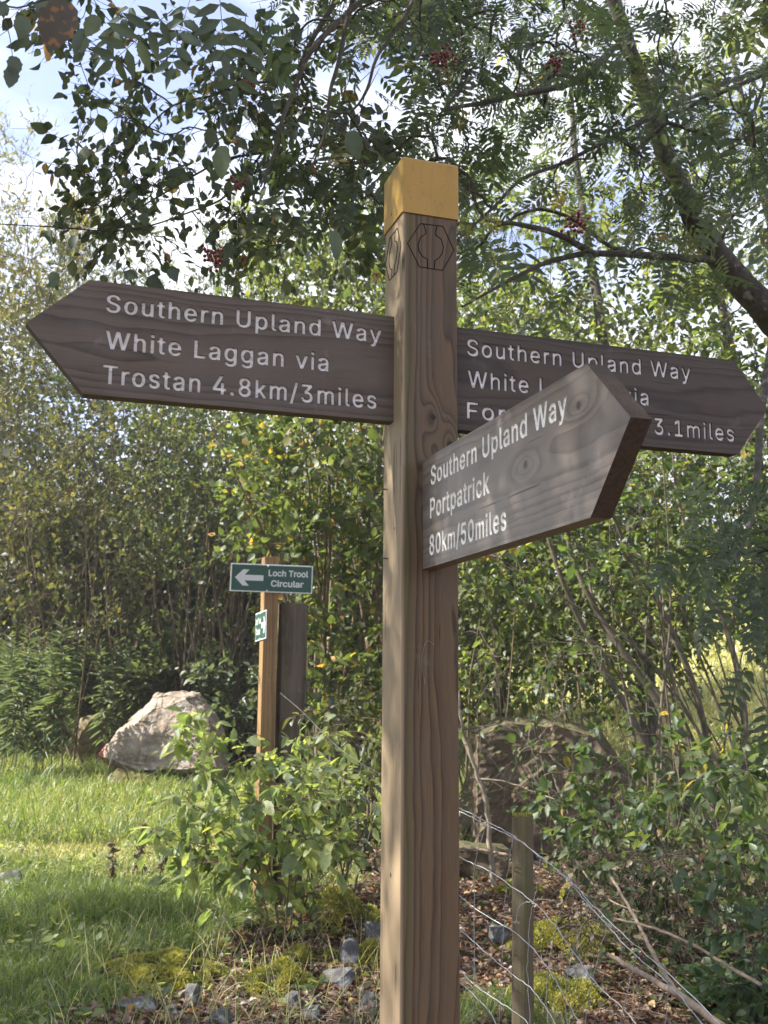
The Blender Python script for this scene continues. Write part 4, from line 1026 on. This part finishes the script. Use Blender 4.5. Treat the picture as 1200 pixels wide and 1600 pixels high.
# tall yellowing willow at the far left
r = np.random.default_rng(31)
def upright(name, label, cat, px, d, boxes, n, leaf, size, seed, group=None, nst=7, spreadx=1.2, per_chain=6, twig_len=.5, per_twig=9, bark='stem_brown', top=6.0, tmpl=LA, hang=.0, tip_r=.0035, tint=(0, 1), droop=-.3, spread=.55, flat=.35):
    r = np.random.default_rng(seed); b = gpt(px, d); seeds = []
    for i in range(nst):
        x, y = b[0]+r.normal(0, .35), b[1]+r.normal(0, .3); a = r.uniform(0, 6.28); ln = r.uniform(.5, 1)*spreadx
        tz = b[2]+top*r.uniform(.7, 1.05); dx, dy = ln*math.cos(a), ln*math.sin(a)*.6
        P = A([(x, y, b[2]-.1), (x+dx*.2, y+dy*.2, b[2]+(tz-b[2])*.3), (x+dx*.55, y+dy*.55, b[2]+(tz-b[2])*.65), (x+dx+r.normal(0, .15), y+dy, tz)])
        seeds.append((P, A([.026, .021, .015, .006])*r.uniform(.5, 1.1)))
    # all stems are separate roots : link them at the base node
    tg = box_targets(n, boxes, r)
    return tree(name, label, cat, b, seeds, tg, leaf, tmpl, size, per_chain, twig_len, per_twig, bark, seed+1, droop, hang, tip_r, .40, .12, .10, group, tint=tint, axis_up=.5, rmax=.03, spread=spread, flat=flat, trunk_name='stems', sides=6)
upright('willow_tree', 'tall yellow-green willow with upright shoots at the far left edge', 'tree', -60, 17.0, [(-260, 60, 190, 700, 15.8, 18.2, 2), (-200, 130, 380, 1000, 15.5, 18, 2.6), (60, 150, 330, 560, 16, 17.5, .9)], 400, 'willow_y', .085, 31, top=9.4, twig_len=.75, per_chain=7, per_twig=12)
upright('willow_tree', 'green bushy willow rising behind the left arm of the fingerpost', 'tree', 250, 18.5, [(90, 420, 350, 620, 17, 20, 1.3), (60, 450, 560, 950, 16.5, 20, 1.8)], 330, 'willow_g', .085, 41, top=7.6, twig_len=.7, per_chain=7, per_twig=11)
upright('willow_tree', 'willow crown seen between the left arm and the fingerpost cap', 'tree', 520, 13.5, [(380, 660, 350, 560, 11.5, 14.5, 1.4), (400, 640, 540, 800, 12, 15, 1)], 230, 'backlit', .065, 51, top=6.6, twig_len=.5, per_chain=7, per_twig=10, tmpl=OV)
upright('willow_shrub', 'shady many-stemmed shrub left of centre behind the tall willowherb', 'shrub', 130, 15.0, [(-40, 260, 640, 1060, 13.8, 16, 1)], 190, 'thicket', .06, 61, top=4.6, twig_len=.55, per_chain=6, per_twig=8, tmpl=OV)
upright('willow_shrub', 'dark shrub of thin brown stems behind the green plates', 'shrub', 330, 14.5, [(200, 480, 560, 900, 13.6, 15.6, 1.3), (220, 470, 860, 1050, 13.8, 15.4, .35)], 240, 'willow_g', .06, 71, top=4.8, nst=16, spreadx=1.0, twig_len=.5, per_chain=6, per_twig=7, tmpl=OV)
upright('willow_shrub', 'shrub with yellowing sprigs at the left edge above the willowherb', 'shrub', -30, 15.0, [(-140, 110, 760, 1020, 14.6, 16, 1)], 90, 'willow_y', .055, 81, top=3.2, twig_len=.5, per_chain=6, per_twig=8, tmpl=OV)
# sallow with larger, paler leaves between the plates and the fingerpost
upright('sallow_bush', 'sallow bush with broad pale green leaves between the green plates and the fingerpost', 'shrub', 545, 9.6, [(370, 620, 640, 860, 8.8, 10.4, 1.6), (440, 640, 840, 1150, 8.8, 10.4, 1.1)], 170, 'sallow', .072, 91, top=4.1, nst=12, spreadx=.8, twig_len=.4, per_chain=6, per_twig=6, tmpl=OV, droop=0, hang=.2)

# right : leaning hazel stems
r = np.random.default_rng(101); b = gpt(1090, 8.4)
B_ = A(b)
stems = [pl((1085, 1340, 8.4), (1005, 1160, 8.4), (930, 1020, 8.3), (880, 910, 8.2), (848, 815, 8.2), (820, 700, 8.1)), pl((1095, 1340, 8.4), (1045, 1135, 8.5), (962, 1000, 8.5), (905, 900, 8.5), (878, 800, 8.5), (860, 690, 8.5)),
         pl((1110, 1340, 8.5), (1072, 1160, 8.7), (1010, 1060, 8.8), (945, 985, 8.9), (925, 930, 8.9), (915, 860, 9.0)), pl((1120, 1340, 8.5), (1100, 1130, 8.3), (1045, 975, 8.2), (985, 868, 8.1), (950, 780, 8.0), (930, 690, 8.0)),
         pl((1130, 1340, 8.5), (1165, 1160, 8.6), (1140, 1000, 8.6), (1085, 870, 8.6), (1060, 780, 8.6), (1050, 700, 8.6)), pl((1140, 1340, 8.5), (1100, 1200, 8.2), (1060, 1100, 8.0), (1040, 1000, 7.9), (1035, 900, 7.9)), pl((1150, 1340, 8.5), (1190, 1200, 8.3), (1230, 1040, 8.2), (1240, 900, 8.1))]
for i in range(18):
    ex, ey = r.uniform(730, 1180), r.uniform(680, 960); bx_ = r.uniform(1000, 1230); dd = r.uniform(7.6, 9.2)
    mx, my = bx_+(ex-bx_)*.55+r.uniform(-40, 30), 1340+(ey-1340)*.62+r.uniform(-50, 20)
    stems.append(pl((bx_, 1335, dd), (bx_+(mx-bx_)*.5, 1340+(my-1340)*.52, dd), (mx, my, dd-.1), (ex, ey, dd-.2)))
rr_ = [(.050, .044, .036, .028, .02, .012)]*2+[(.045, .038, .032, .024, .018, .01)]*3+[(.02, .017, .014, .010, .006)]+[(.03, .025, .02, .012)]
rr_ = [tuple(v*.72 for v in q) for q in rr_]+[tuple(v*r.uniform(.5, 1.2) for v in (.014, .011, .008, .004)) for _ in range(18)]
seeds = [(np.concatenate([[P[0]*A([1, 1, 0])+A([0, 0, float(zg(P[0][0], P[0][1]))-.1])], P[1:]]), A(q)) for P, q in zip(stems, rr_)]
tg = box_targets(185, [(700, 1250, 560, 930, 7.4, 9.8, 1.8), (740, 900, 880, 1060, 8.6, 9.5, .12), (1100, 1280, 880, 1200, 7.6, 9.0, .25)], r)
tree('hazel_tree', 'hazel with a fan of bare leaning stems right of the fingerpost', 'tree', b, seeds, tg, 'hazel', OV, .06, per_chain=5, twig_len=.38, per_twig=5, bark='stem', seed=102, droop=.2, hang=.2, tip_r=.0035, rmax=.03, trunk_name='stems')
# trees further back on the right
def back_tree(label, px, d, boxes, n, seed, leaf='backlit', size=.07, pts=None, rad0=.11, **kw):
    r = np.random.default_rng(seed); b = gpt(px, d)
    P = A([(b[0], b[1], b[2]-.2)]+[tuple(at(*q)) for q in pts]); R_ = np.linspace(rad0, rad0*.2, len(P))
    return tree('woodland_tree', label, 'tree', b, [(P, R_)], box_targets(n, boxes, r), leaf, OV, size, seed=seed+1, bark='bark', rmax=rad0*.6, group='trees behind the hazel', **kw)
back_tree('slim tree with sunlit leaves directly behind the right rear arm', 1010, 11.5, [(720, 1080, 300, 620, 10, 13, .8), (730, 1130, 560, 1000, 10, 13, 1.5)], 260, 111, pts=[(1000, 900, 11.5), (960, 650, 11.5), (930, 450, 11.6), (900, 250, 11.7), (890, 80, 11.8)], per_chain=6, twig_len=.5, per_twig=8)
back_tree('tree with sloping trunk against the bright field at the right edge', 1215, 10.5, [(1020, 1350, 380, 800, 9.5, 12, 1.3), (1000, 1350, 780, 1020, 9.5, 12, .5), (980, 1350, 60, 420, 9, 12, .25)], 250, 121, pts=[(1210, 1010, 10.5), (1190, 760, 10.5), (1145, 560, 10.6), (1090, 300, 10.8), (1050, 80, 11)], rad0=.10, per_chain=6, twig_len=.48, per_twig=8)
back_tree('far slender tree with a pale lit trunk just right of the fingerpost', 776, 13.0, [(690, 960, 420, 900, 12.5, 15, 1), (680, 1000, 860, 1090, 11, 14, .9)], 260, 131, pts=[(780, 1000, 13), (788, 880, 13), (800, 700, 13.1), (790, 480, 13.2)], rad0=.10, per_chain=6, twig_len=.5, per_twig=8)
back_tree('far tree in the upper right corner beyond the rowan', 1290, 14.0, [(800, 1400, -80, 330, 12.5, 15.5, 1), (720, 1260, 120, 460, 12, 15, .8)], 120, 141, pts=[(1280, 800, 14), (1240, 500, 14), (1180, 250, 14), (1130, 20, 14)], rad0=.14, size=.06, per_chain=8, twig_len=.6, per_twig=8)

# low leafy shrub in front of the plates
r = np.random.default_rng(151)
def bush(name, label, cat, px, d, boxes, n, leaf, size, seed, per_chain=4, twig_len=.2, per_twig=4, nst=9, h=.6, bark='stem_brown', tmpl=None, spr=.25, tip_r=.0016, **kw):
    r = np.random.default_rng(seed); b = gpt(px, d); seeds = []
    for i in range(nst):
        a = r.uniform(0, 6.28); P = A([(b[0]+r.normal(0, .08), b[1]+r.normal(0, .08), b[2]-.05)]); q = P[0]
        dx, dy = math.cos(a)*spr*r.uniform(.4, 1.2), math.sin(a)*spr*.6
        seeds.append((A([q, q+A([dx*.4, dy*.4, h*.5]), q+A([dx, dy, h*r.uniform(.7, 1.1)])]), A([.006, .005, .003])))
    return tree(name, label, cat, b, seeds, box_targets(n, boxes, r), leaf, tmpl or OV, size, per_chain, twig_len, per_twig, bark, seed+1, tip_r=tip_r, rmax=.008, trunk_name='stems', crown='leaves', skip_seed_twigs=False, **kw)
SER = [T_serrate(), T_serrate(.30)]
bush('leafy_shrub', 'bright green low shrub with serrated leaves in front of the timber posts', 'shrub', 465, 6.5, [(340, 540, 1190, 1390, 5.7, 6.7, 2.2), (270, 400, 1110, 1260, 5.8, 6.6, .9), (400, 590, 1130, 1240, 6.0, 6.9, .6), (230, 400, 1250, 1370, 5.9, 6.6, .6), (430, 590, 1190, 1340, 5.7, 6.5, .9), (250, 430, 1180, 1380, 5.7, 6.5, .9)], 130, 'shrub', .068, 152, per_chain=4, per_twig=3, twig_len=.16, tmpl=SER, h=.55, hang=.35, flat=.75)
bush('leafy_shrub', 'straggly shrub of grey green leaves at the foot of the fingerpost, left side', 'shrub', 540, 7.2, [(470, 620, 1060, 1330, 6.6, 7.6, 1)], 60, 'thicket', .05, 162, per_chain=4, per_twig=4, h=.7, tmpl=SER)
bush('bramble', 'pale leaved bramble mound behind the big pale boulder', 'bramble', 370, 13.9, [(290, 470, 1030, 1180, 13.3, 14.3, 1)], 90, 'herb', .085, 172, per_chain=5, per_twig=5, twig_len=.3, h=.8, hang=.1, flat=.9)
# rounded leaves and tangle at the lower right
bush('hazel_bush', 'shaded bush of rounded leaves between the dark boulder and the right edge', 'shrub', 1010, 6.2, [(860, 1120, 1200, 1390, 5.6, 6.8, 1.2), (1080, 1250, 1100, 1430, 5.2, 6.6, 1.5)], 105, 'hazel', .062, 182, per_chain=4, per_twig=4, twig_len=.22, h=.8, bark='twig', tmpl=SER)
bush('hazel_bush', 'leafy hazel sucker growing in front of the right half of the dark boulder', 'shrub', 950, 7.3, [(860, 1060, 1090, 1330, 6.7, 7.7, 1)], 26, 'hazel', .062, 187, per_chain=4, per_twig=4, twig_len=.22, h=.9, bark='twig', tmpl=SER)
bush('hazel_bush', 'dense leafy bush filling the bottom right corner', 'shrub', 1190, 4.9, [(1110, 1300, 1360, 1600, 4.5, 5.4, 1)], 45, 'fern', .055, 192, per_chain=4, per_twig=4, twig_len=.18, h=.5, bark='twig', tmpl=SER)
bush('bare_bush', 'loose bare stems rising in front of the dark flat-faced boulder', 'shrub', 900, 7.9, [(740, 1060, 980, 1300, 7.2, 8.1, 1)], 60, 'hazel', .05, 207, per_chain=5, per_twig=1, twig_len=.3, h=.9, bark='stem', spr=.7, tip_r=.0026)
bush('bare_bush', 'tangle of dead bare twigs behind the netting at lower right', 'shrub', 1010, 6.6, [(860, 1200, 1330, 1520, 5.2, 6.8, 1)], 190, 'dead', .03, 202, per_chain=6, per_twig=1, twig_len=.35, h=.5, bark='twig', spr=.8)

# ferns at the lower right
def fern(px, py, label, seed, ln=.42):
    r = np.random.default_rng(seed); q = ground_px(px, py); b = (q.x, q.y, q.z)
    th = empty('fern', b, label, 'fern'); 
    for i in range(7):
        a = i*.9+r.uniform(0, .5); l = ln*r.uniform(.8, 1.15)
        us = np.linspace(0, 1, 12); d = A([math.cos(a), math.sin(a), 0])
        P = A(b)+d*(us[:, None]*l*.8)+A([0, 0, 1])*(l*(1.0*us-.75*us**2))[:, None]
        lb = LeafBag(); T = norm(np.gradient(P, axis=0)); side = norm(np.cross(T, [0, 0, 1.]))
        for sg in (1, -1):
            k = np.repeat(np.arange(1, 12), 2); pp = P[k]+T[k]*(.02*(np.arange(22) % 2))[:, None]
            sz = l*.30*np.sin(np.pi*np.clip(us[k]*.9+.12, 0, 1))**1.0
            lb.add(T_lance(.13, -.08), pp, side[k]*sg+T[k]*.35+r.normal(0, .06, (22, 3)), np.cross(side[k], T[k])+r.normal(0, .1, (22, 3)), sz)
        lb.add(T_lance(.02), P[:1], P[-1:]-P[:1], A([[0, 0, 1.]]), [l*.9])
        obj('frond', lb.mesh('frond'), M['fern'], th)
fern(1150, 1590, 'green fern fronds drooping over the ground at bottom right', 211, .45)
fern(1080, 1500, 'smaller fern half hidden in the twigs right of the netting', 212, .36)

# willowherb stand
def herb_proto(seed, h):
    r = np.random.default_rng(seed); th = empty('willowherb', (0, 0, 0), 'tall leafy willowherb stem in the stand left of and behind the pale boulder', 'wild plant', 'willowherb round the boulder')
    us = np.linspace(0, 1, 10); P = np.stack([.05*np.sin(us*3+seed), .05*np.cos(us*2), us*h], -1)
    tb = TubeBag(); tb.tubes(P[None], np.linspace(.008, .002, 10)[None], 5); obj('stem', tb.mesh('stem'), M['stem_brown'], th)
    n = 95; t_ = r.uniform(.22, 1, n); p = np.stack([np.interp(t_, us, P[:, k]) for k in range(3)], -1); a = np.arange(n)*2.4
    el = np.interp(t_, [.2, .7, 1], [-.35, .25, 1.2])
    ax = np.stack([np.cos(a), np.sin(a), el], -1); nr = np.stack([-np.cos(a)*el, -np.sin(a)*el, np.ones(n)], -1)
    lb = LeafBag(); lb.add(T_lance(.085, -.3), p, ax, nr+r.normal(0, .2, (n, 3)), h*.13*np.interp(t_, [.2, .6, 1], [.8, 1.15, .45])*r.uniform(.8, 1.2, n))
    obj('leaves', lb.mesh('leaves'), M['herb'], th); return th
protos = [herb_proto(s_, h_) for s_, h_ in ((1, 1.75), (2, 1.5), (3, 1.6))]
def dup(th):
    c = th.copy(); C.objects.link(c)
    for ch in list(th.children):
        k = ch.copy(); C.objects.link(k); k.parent = c
    return c
r = np.random.default_rng(221); used = set()
for i in range(44):
    px = r.choice([r.uniform(-40, 90), r.uniform(90, 225), r.uniform(200, 350)]); d = r.uniform(12.3, 13.8) if px < 120 else (r.uniform(13.9, 14.8) if px < 230 else r.uniform(14.2, 15.0)); k = i % 3
    th = protos[k] if k not in used else dup(protos[k]); used.add(k)
    th.location = gpt(px, d); th.rotation_euler = (r.normal(0, .06), r.normal(0, .06), r.uniform(0, 6)); s_ = r.uniform(.85, 1.25); th.scale = (s_, s_, s_)
# withered dock stems in the grass
for i, (px, py, h) in enumerate(((172, 1392, .30), (222, 1380, .40), (246, 1385, .36), (205, 1375, .30))):
    q = ground_px(px, py); r = np.random.default_rng(230+i); us = np.linspace(0, 1, 8)
    P = A(q)+np.stack([.06*us*r.normal(), .03*us, us*h], -1); tb = TubeBag(); tb.tubes(P[None], np.linspace(.005, .002, 8)[None], 5)
    th = empty('withered_dock', q, None, 'wild plant', 'withered dock stems in the grass'); th['label'] = ['withered brown dock stem standing nearest the left edge', 'tallest withered brown dock stem beside the low shrub', 'withered brown dock stem closest to the low shrub', 'short withered brown dock stem between the others'][i]
    obj('stem', tb.mesh('stem'), M['twig'], th)
    n = 30; t_ = r.uniform(.2, 1, n); p = np.stack([np.interp(t_, us, P[:, k]) for k in range(3)], -1)
    lb = LeafBag(); lb.add(T_ovate(.3, -.4), p, r.normal(0, 1, (n, 3))+[0, 0, -.4], r.normal(0, 1, (n, 3)), r.uniform(.02, .06, n)); obj('leaves', lb.mesh('leaves'), M['dead'], th)

# sticks
def stick(label, pts, r0, r1, mat='stick', n=24, seed=0, name='stick', side=()):
    r = np.random.default_rng(seed+int(pts[0][0])); P = spline([tuple(at(*q)) for q in pts], n); P += r.normal(0, r0*.25, P.shape)
    tb = TubeBag(); tb.tubes(P[None], (np.linspace(r0, r1, n)*r.uniform(.9, 1.1, n))[None], 7, True)
    for (k, dx, dy, dz) in side:
        q = P[k]; tb.tubes(spline([q, q+A([dx*.5, dy*.5, dz*.6]), q+A([dx, dy, dz])], 8)[None], np.linspace(r0*.5, r1*.5, 8)[None], 5)
    o = obj(name, tb.mesh(name), M[mat]); rebase(o, P[0]); tag(o, label, 'stick'); return o
stick('pale curved bare stem rising just right of the fingerpost', [(772, 1385, 7.4), (766, 1320, 7.4), (757, 1250, 7.4), (740, 1190, 7.4), (725, 1140, 7.35), (714, 1080, 7.3)], .021, .008, 'pale_stick', side=((14, -.12, .05, .25),))
stick('pale twig stretching across the face of the dark boulder', [(735, 1216, 7.9), (790, 1222, 7.9), (840, 1240, 7.9), (890, 1258, 7.85), (920, 1275, 7.8)], .008, .005, 'pale_stick')
stick('thick brown fallen branch lying at the bottom right', [(950, 1490, 4.9), (1000, 1520, 4.7), (1060, 1555, 4.5), (1110, 1590, 4.4), (1180, 1650, 4.3)], .010, .020)
stick('long thin brown branch sloping down behind the netting', [(955, 1370, 5.3), (985, 1420, 5.1), (1010, 1470, 4.9), (1050, 1540, 4.6), (1075, 1570, 4.5)], .006, .013)
stick('thin fallen twig lying almost level at lower right', [(960, 1435, 5.0), (1020, 1450, 4.9), (1080, 1475, 4.8), (1130, 1505, 4.7), (1190, 1540, 4.5)], .005, .009)
stick('slender broken twig poking up near the lower right bushes', [(900, 1345, 5.8), (925, 1380, 5.7), (960, 1410, 5.6), (1000, 1425, 5.5)], .005, .004)
stick('reddish stick on the ground behind the short stake', [(712, 1324, 7.6), (760, 1330, 7.6), (810, 1340, 7.5), (850, 1352, 7.4)], .012, .010)
stick('small forked pale twig lying in the long grass', [(325, 1420, 6.4), (345, 1438, 6.2), (375, 1430, 6.2), (420, 1412, 6.3)], .006, .004, 'pale_stick', side=((10, -.06, 0, .08),))

# moss
moss = [(255, 1530, .36, .09, 'largest yellow moss cushion, in front of the grass at bottom left'), (435, 1545, .22, .10, 'bright moss cushion left of the grey stones'), (525, 1445, .30, .18, 'tall moss mound close to the left side of the fingerpost'), (480, 1500, .18, .05, 'small moss patch among dead leaves below the mound'), (880, 1480, .34, .12, 'moss patch behind the stake and netting, right side'), (870, 1560, .26, .08, 'lower moss patch near the stake foot'), (810, 1395, .20, .06, 'small moss patch beside the stake top'), (590, 1500, .2, .08, 'moss tuft touching the fingerpost edge')]
for i, (px, py, rd, h, lab) in enumerate(moss):
    q = ground_px(px, py); r = np.random.default_rng(250+i); n = int(9000*(rd/.3)**2)
    a = r.random(n)*2*np.pi; rr = np.sqrt(r.random(n))*(1+.25*np.sin(a*3+i)+.15*np.sin(a*7)); x = rr*rd*np.cos(a); y = rr*rd*.8*np.sin(a)
    lump = np.array([mnoise.noise(Vector((x_*9, y_*9, i*3.))) for x_, y_ in zip(x, y)])
    z = zg(q.x+x, q.y+y)+h*np.maximum(0, 1-rr**2)*(1+.55*lump)+.012*lump-.004
    p = np.stack([q.x+x, q.y+y, z], -1); keep = lump > -.38; p = p[keep]; n = len(p)
    lb = LeafBag(); lb.add(T_lance(.22, -.3), p, r.normal(0, .6, (n, 3))+[0, 0, .8], r.normal(0, 1, (n, 3)), r.uniform(.010, .026, n), np.clip(.5+.9*lump[keep]+r.normal(0, .18, n), 0, 1))
    o = obj('moss_cushion', lb.mesh('moss_cushion'), M['moss']); rebase(o, q); tag(o, lab, 'moss', 'moss cushions on the ground')

# grass and leaf litter
r = np.random.default_rng(301)
def scatter(n, y0, y1, xl=lambda y: -.60*y-.4, xr=lambda y: .42*y):
    y = y0+(y1-y0)*r.random(n)**1.0; a, b_ = xl(y), xr(y); x = a+(b_-a)*r.random(n); return x, y
BL = [T_blade(.15), T_blade(.45), T_blade(.8), T_blade(1.1)]
def grass(name, x, y, hfun, wd, mat, tint=(0, 1)):
    n = len(x); p = np.stack([x, y, zg(x, y)-.005], -1); ax = r.normal(0, .28, (n, 3))+[0, 0, 1]; nr = r.normal(0, 1, (n, 3)); nr[:, 2] *= .2
    h = hfun(x, y)*r.lognormal(0, .3, n); s_ = np.stack([wd*r.uniform(.6, 1.3, n), h, h], -1); lb = LeafBag(); k = r.integers(0, 4, n); tt = r.uniform(*tint, n)
    for j in range(4): lb.add(BL[j], p[k == j], ax[k == j], nr[k == j], s_[k == j], tt[k == j])
    o = obj(name, lb.mesh(name), M[mat]); tag(o, kind='stuff'); return o
def off_moss(x, y):
    k = np.ones(len(x), bool)
    for (px_, py_, rd_, *_r) in moss[:4]:
        q_ = ground_px(px_, py_); k &= ((x-q_.x)**2+((y-q_.y)/.9)**2 > (rd_*.95)**2) | (r.random(len(x)) < .03)
    return k
x, y = scatter(88000, 3.8, 8.3, xr=lambda y: -.02*y+.1); k = (r.random(len(x)) > litter_mask(x, y)*.975) & off_moss(x, y); x, y = x[k], y[k]
tag(grass('long_grass', x, y, lambda x, y:   .070+.028*np.sin(x*3+y*2)+.05*(np.sin(x*1.3-y*2.2) > .55), .005, 'grass', (0, .88)), 'long shaded green grass in the left foreground', 'grass')
x, y = scatter(130000, 7.6, 14.5, xr=lambda y: -.02*y); 
tag(grass('path_grass', x, y, lambda x, y: .060-.042*worn_mask(x, y), .007, 'grass_dry'), 'short sunlit grass on the path by the pale boulder', 'grass')
x, y = scatter(60000, 9, 17, xl=lambda y: -.42*y, xr=lambda y: .45*y); k = np.abs(x+.1*y) > .0; 
tag(grass('rough_grass', x, y, lambda x, y: .16+0*x, .008, 'grass'), 'rough green grass below the thicket', 'grass')
x, y = scatter(6000, 4.2, 6.0, xl=lambda y: .05*y, xr=lambda y: .17*y); k = (np.sin(x*9)*np.sin(y*7) > -.2) & (y < 5.2); x, y = x[k], y[k]
tag(grass('grass_tufts', x, y, lambda x, y: .10+0*x, .004, 'grass'), 'grass tufts at the foot of the netting', 'grass')
x, y = scatter(300, 4.3, 6.5, xl=lambda y: -.3*y, xr=lambda y: -.0*y); 
tag(grass('dry_grass', x, y, lambda x, y: .2+0*x, .0035, 'grass_dry', (.6, 1)), 'dry straw bent over the moss', 'grass')
n = 5200; x, y = scatter(n, 4.3, 9.5, xl=lambda y: -.42*y-.2, xr=lambda y: -.03*y); k = (np.sin(x*4.1+y)*np.sin(y*3.3-x*1.7) > .05) & (r.random(n) > litter_mask(x, y)*.8); x, y = x[k], y[k]; n = len(x)
lb = LeafBag(); lb.add(OV[2], np.stack([x, y, zg(x, y)+r.uniform(.015, .09, n)], -1), r.normal(0, 1, (n, 3))*[1, 1, .3], r.normal(0, .3, (n, 3))+[0, 0, 1], r.uniform(.02, .065, n))
o = obj('lawn_weeds', lb.mesh('lawn_weeds'), M['shrub']); tag(o, 'small broad leaved weeds growing through the grass', 'weeds', kind='stuff')
n = 260; x, y = scatter(n, 4.3, 8.5, xr=lambda y: -.05*y); z0_ = zg(x, y); hh = r.uniform(.15, .34, n); ln_ = r.normal(0, .09, (n, 2))
P = np.stack([np.stack([x, y, z0_], -1), np.stack([x+ln_[:, 0]*.4, y+ln_[:, 1]*.4, z0_+hh*.6], -1), np.stack([x+ln_[:, 0], y+ln_[:, 1], z0_+hh], -1)], 1)
tb = TubeBag(); tb.tubes(P, np.tile(A([.0010, .0009, .0006]), (n, 1)), 3)
o = obj('grass_stalks', tb.mesh('grass_stalks'), M['pale_stick']); tag(o, 'thin dry grass stalks in the left foreground', 'grass', kind='stuff')
n = 2600; x = r.uniform(-4.6, -1.4, n); y = r.uniform(11.9, 12.9, n); k = np.sin(x*5)*np.sin(y*6+x*3) > -.2; x, y = x[k], y[k]
tag(grass('boulder_grass', x, y, lambda x, y: .17+.08*np.sin(x*4), .008, 'grass'), 'longer grass lapping the foot of the pale boulder', 'grass')
# sunlit field to the right beyond the trees
x, y = scatter(60000, 16, 46, xl=lambda y: .05*y, xr=lambda y: .5*y)
tag(grass('field_grass', x, y, lambda x, y: .35+0*x, .03, 'grass_dry', (.35, 1)), 'sunlit rough grass on the field beyond the trees', 'grass')
n = 26000; x, y = scatter(n, 4.0, 9.8, xl=lambda y: -.34*y, xr=lambda y: .43*y); k = r.random(n) < .04+.96*litter_mask(x, y); x, y = x[k], y[k]; n = len(x)
p = np.stack([x, y, zg(x, y)+r.uniform(.002, .022, n)], -1); lb = LeafBag(); nr = r.normal(0, .32, (n, 3))+[0, 0, 1]
lb.add(T_ovate(.22, -.25, .30), p, r.normal(0, 1, (n, 3))*[1, 1, .2], nr, r.uniform(.025, .06, n))
o = obj('leaf_litter', lb.mesh('leaf_litter'), M['litter']); tag(o, 'brown fallen leaves covering the soil', 'leaf litter', kind='stuff')
n = 3500; x, y = scatter(n, 4.0, 9.0, xl=lambda y: -.2*y, xr=lambda y: .42*y); k = r.random(n) < litter_mask(x, y); x, y = x[k], y[k]; n = len(x)
a = r.random(n)*6.28; l = r.uniform(.04, .25, n); d = np.stack([np.cos(a), np.sin(a), r.normal(0, .12, n)], -1)*l[:, None]; p0 = np.stack([x, y, zg(x, y)+.012], -1)
tb = TubeBag(); tb.tubes(np.stack([p0, p0+d*.5+r.normal(0, .006, (n, 3)), p0+d], 1), np.tile(A([.0022, .002, .0012]), (n, 1)), 4)
o = obj('twig_litter', tb.mesh('twig_litter'), M['stick']); tag(o, 'small dead twigs strewn on the soil', 'twigs', kind='stuff')

n = 15000; x, y = scatter(n, 4.2, 10.5, xl=lambda y: -.2*y, xr=lambda y: .43*y); k = (r.random(n) < .15+.85*smooth(x, .15*y, .30*y)) & (np.sin(x*3.7+1)*np.sin(y*2.9) > -.25) & (r.random(n) < litter_mask(x, y)); x, y = x[k], y[k]; n = len(x)
lb = LeafBag(); lb.add(OV[0], np.stack([x, y, zg(x, y)+r.uniform(.02, .16, n)*(.4+smooth(x, .1*y, .3*y))], -1), r.normal(0, 1, (n, 3))*[1, 1, .3], r.normal(0, .35, (n, 3))+[0, 0, 1], r.uniform(.025, .06, n))
o = obj('ground_plants', lb.mesh('ground_plants'), M['hazel']); tag(o, 'low green seedlings and ivy among the fallen leaves', 'ground plants', kind='stuff')

# far wood behind everything : one mass
r = np.random.default_rng(401)
n = 280; bx = [(-400, 760, 480, 1060, 19, 24, 3.6), (560, 1000, 560, 1050, 16, 24, 1.5), (900, 1500, 600, 860, 34, 44, .8), (20, 620, 820, 1080, 16.5, 19, 2.6)]
cl = box_targets(n, bx, r); per = 420
p = (cl[:, None]+r.normal(0, 1, (n, per, 3))*A([1.0, 1.0, .8])).reshape(-1, 3); p[:, 2] = np.maximum(p[:, 2], zg(p[:, 0], p[:, 1])+.1)
m = len(p); lb = LeafBag(); lb.add(OV[0], p, r.normal(0, 1, (m, 3))+[0, 0, -.2], r.normal(0, .6, (m, 3))+[0, 0, .7], r.uniform(.10, .17, m), r.random(m))
o = obj('far_wood', lb.mesh('far_wood'), M['thicket']); tag(o, 'dim mass of far woodland closing the gaps between trees', 'wood', kind='stuff')
# dense thin stems standing in the dark thicket, counted past a hundred : one mass
n = 300; px = np.concatenate([r.uniform(90, 640, 260), r.uniform(720, 1260, 40)]); d = np.concatenate([r.uniform(14, 18, 260), r.uniform(9.5, 14, 40)])
b_ = A([gpt(a_, d_) for a_, d_ in zip(px, d)]); l = r.uniform(1.8, 4.2, n); lean = r.normal(0, .24, (n, 3)); lean[:, 2] = 1; lean[260:, 0] -= .25
tb = TubeBag(); tb.tubes(np.stack([b_, b_+lean*l[:, None]*.5+r.normal(0, .05, (n, 3)), b_+lean*l[:, None]+r.normal(0, .12, (n, 3))], 1), np.tile(A([.014, .010, .003]), (n, 1))*r.uniform(.35, 1.3, n)[:, None], 5)
o = obj('thicket_stems', tb.mesh('thicket_stems'), M['stem_brown']); tag(o, 'crowded thin brown stems of the dark thicket', 'stems', kind='stuff')

# thin scattering volume, added to imitate lens veil and lift the darks
hz = bm_mesh(box_bm(-320, 320, -320, 320, -2.2, 22), 'haze'); hm = bpy.data.materials.new('haze'); hm.use_nodes = True; ht = hm.node_tree; ht.nodes.clear()
ho = ht.nodes.new('ShaderNodeOutputMaterial'); hv = ht.nodes.new('ShaderNodeVolumePrincipled')
hv.inputs['Color'].default_value = (.93, .95, 1, 1); hv.inputs['Density'].default_value = .0017; hv.inputs['Anisotropy'].default_value = .4
ht.links.new(hv.outputs[0], ho.inputs['Volume'])
o = obj('haze', hz, hm); tag(o, kind='stuff')
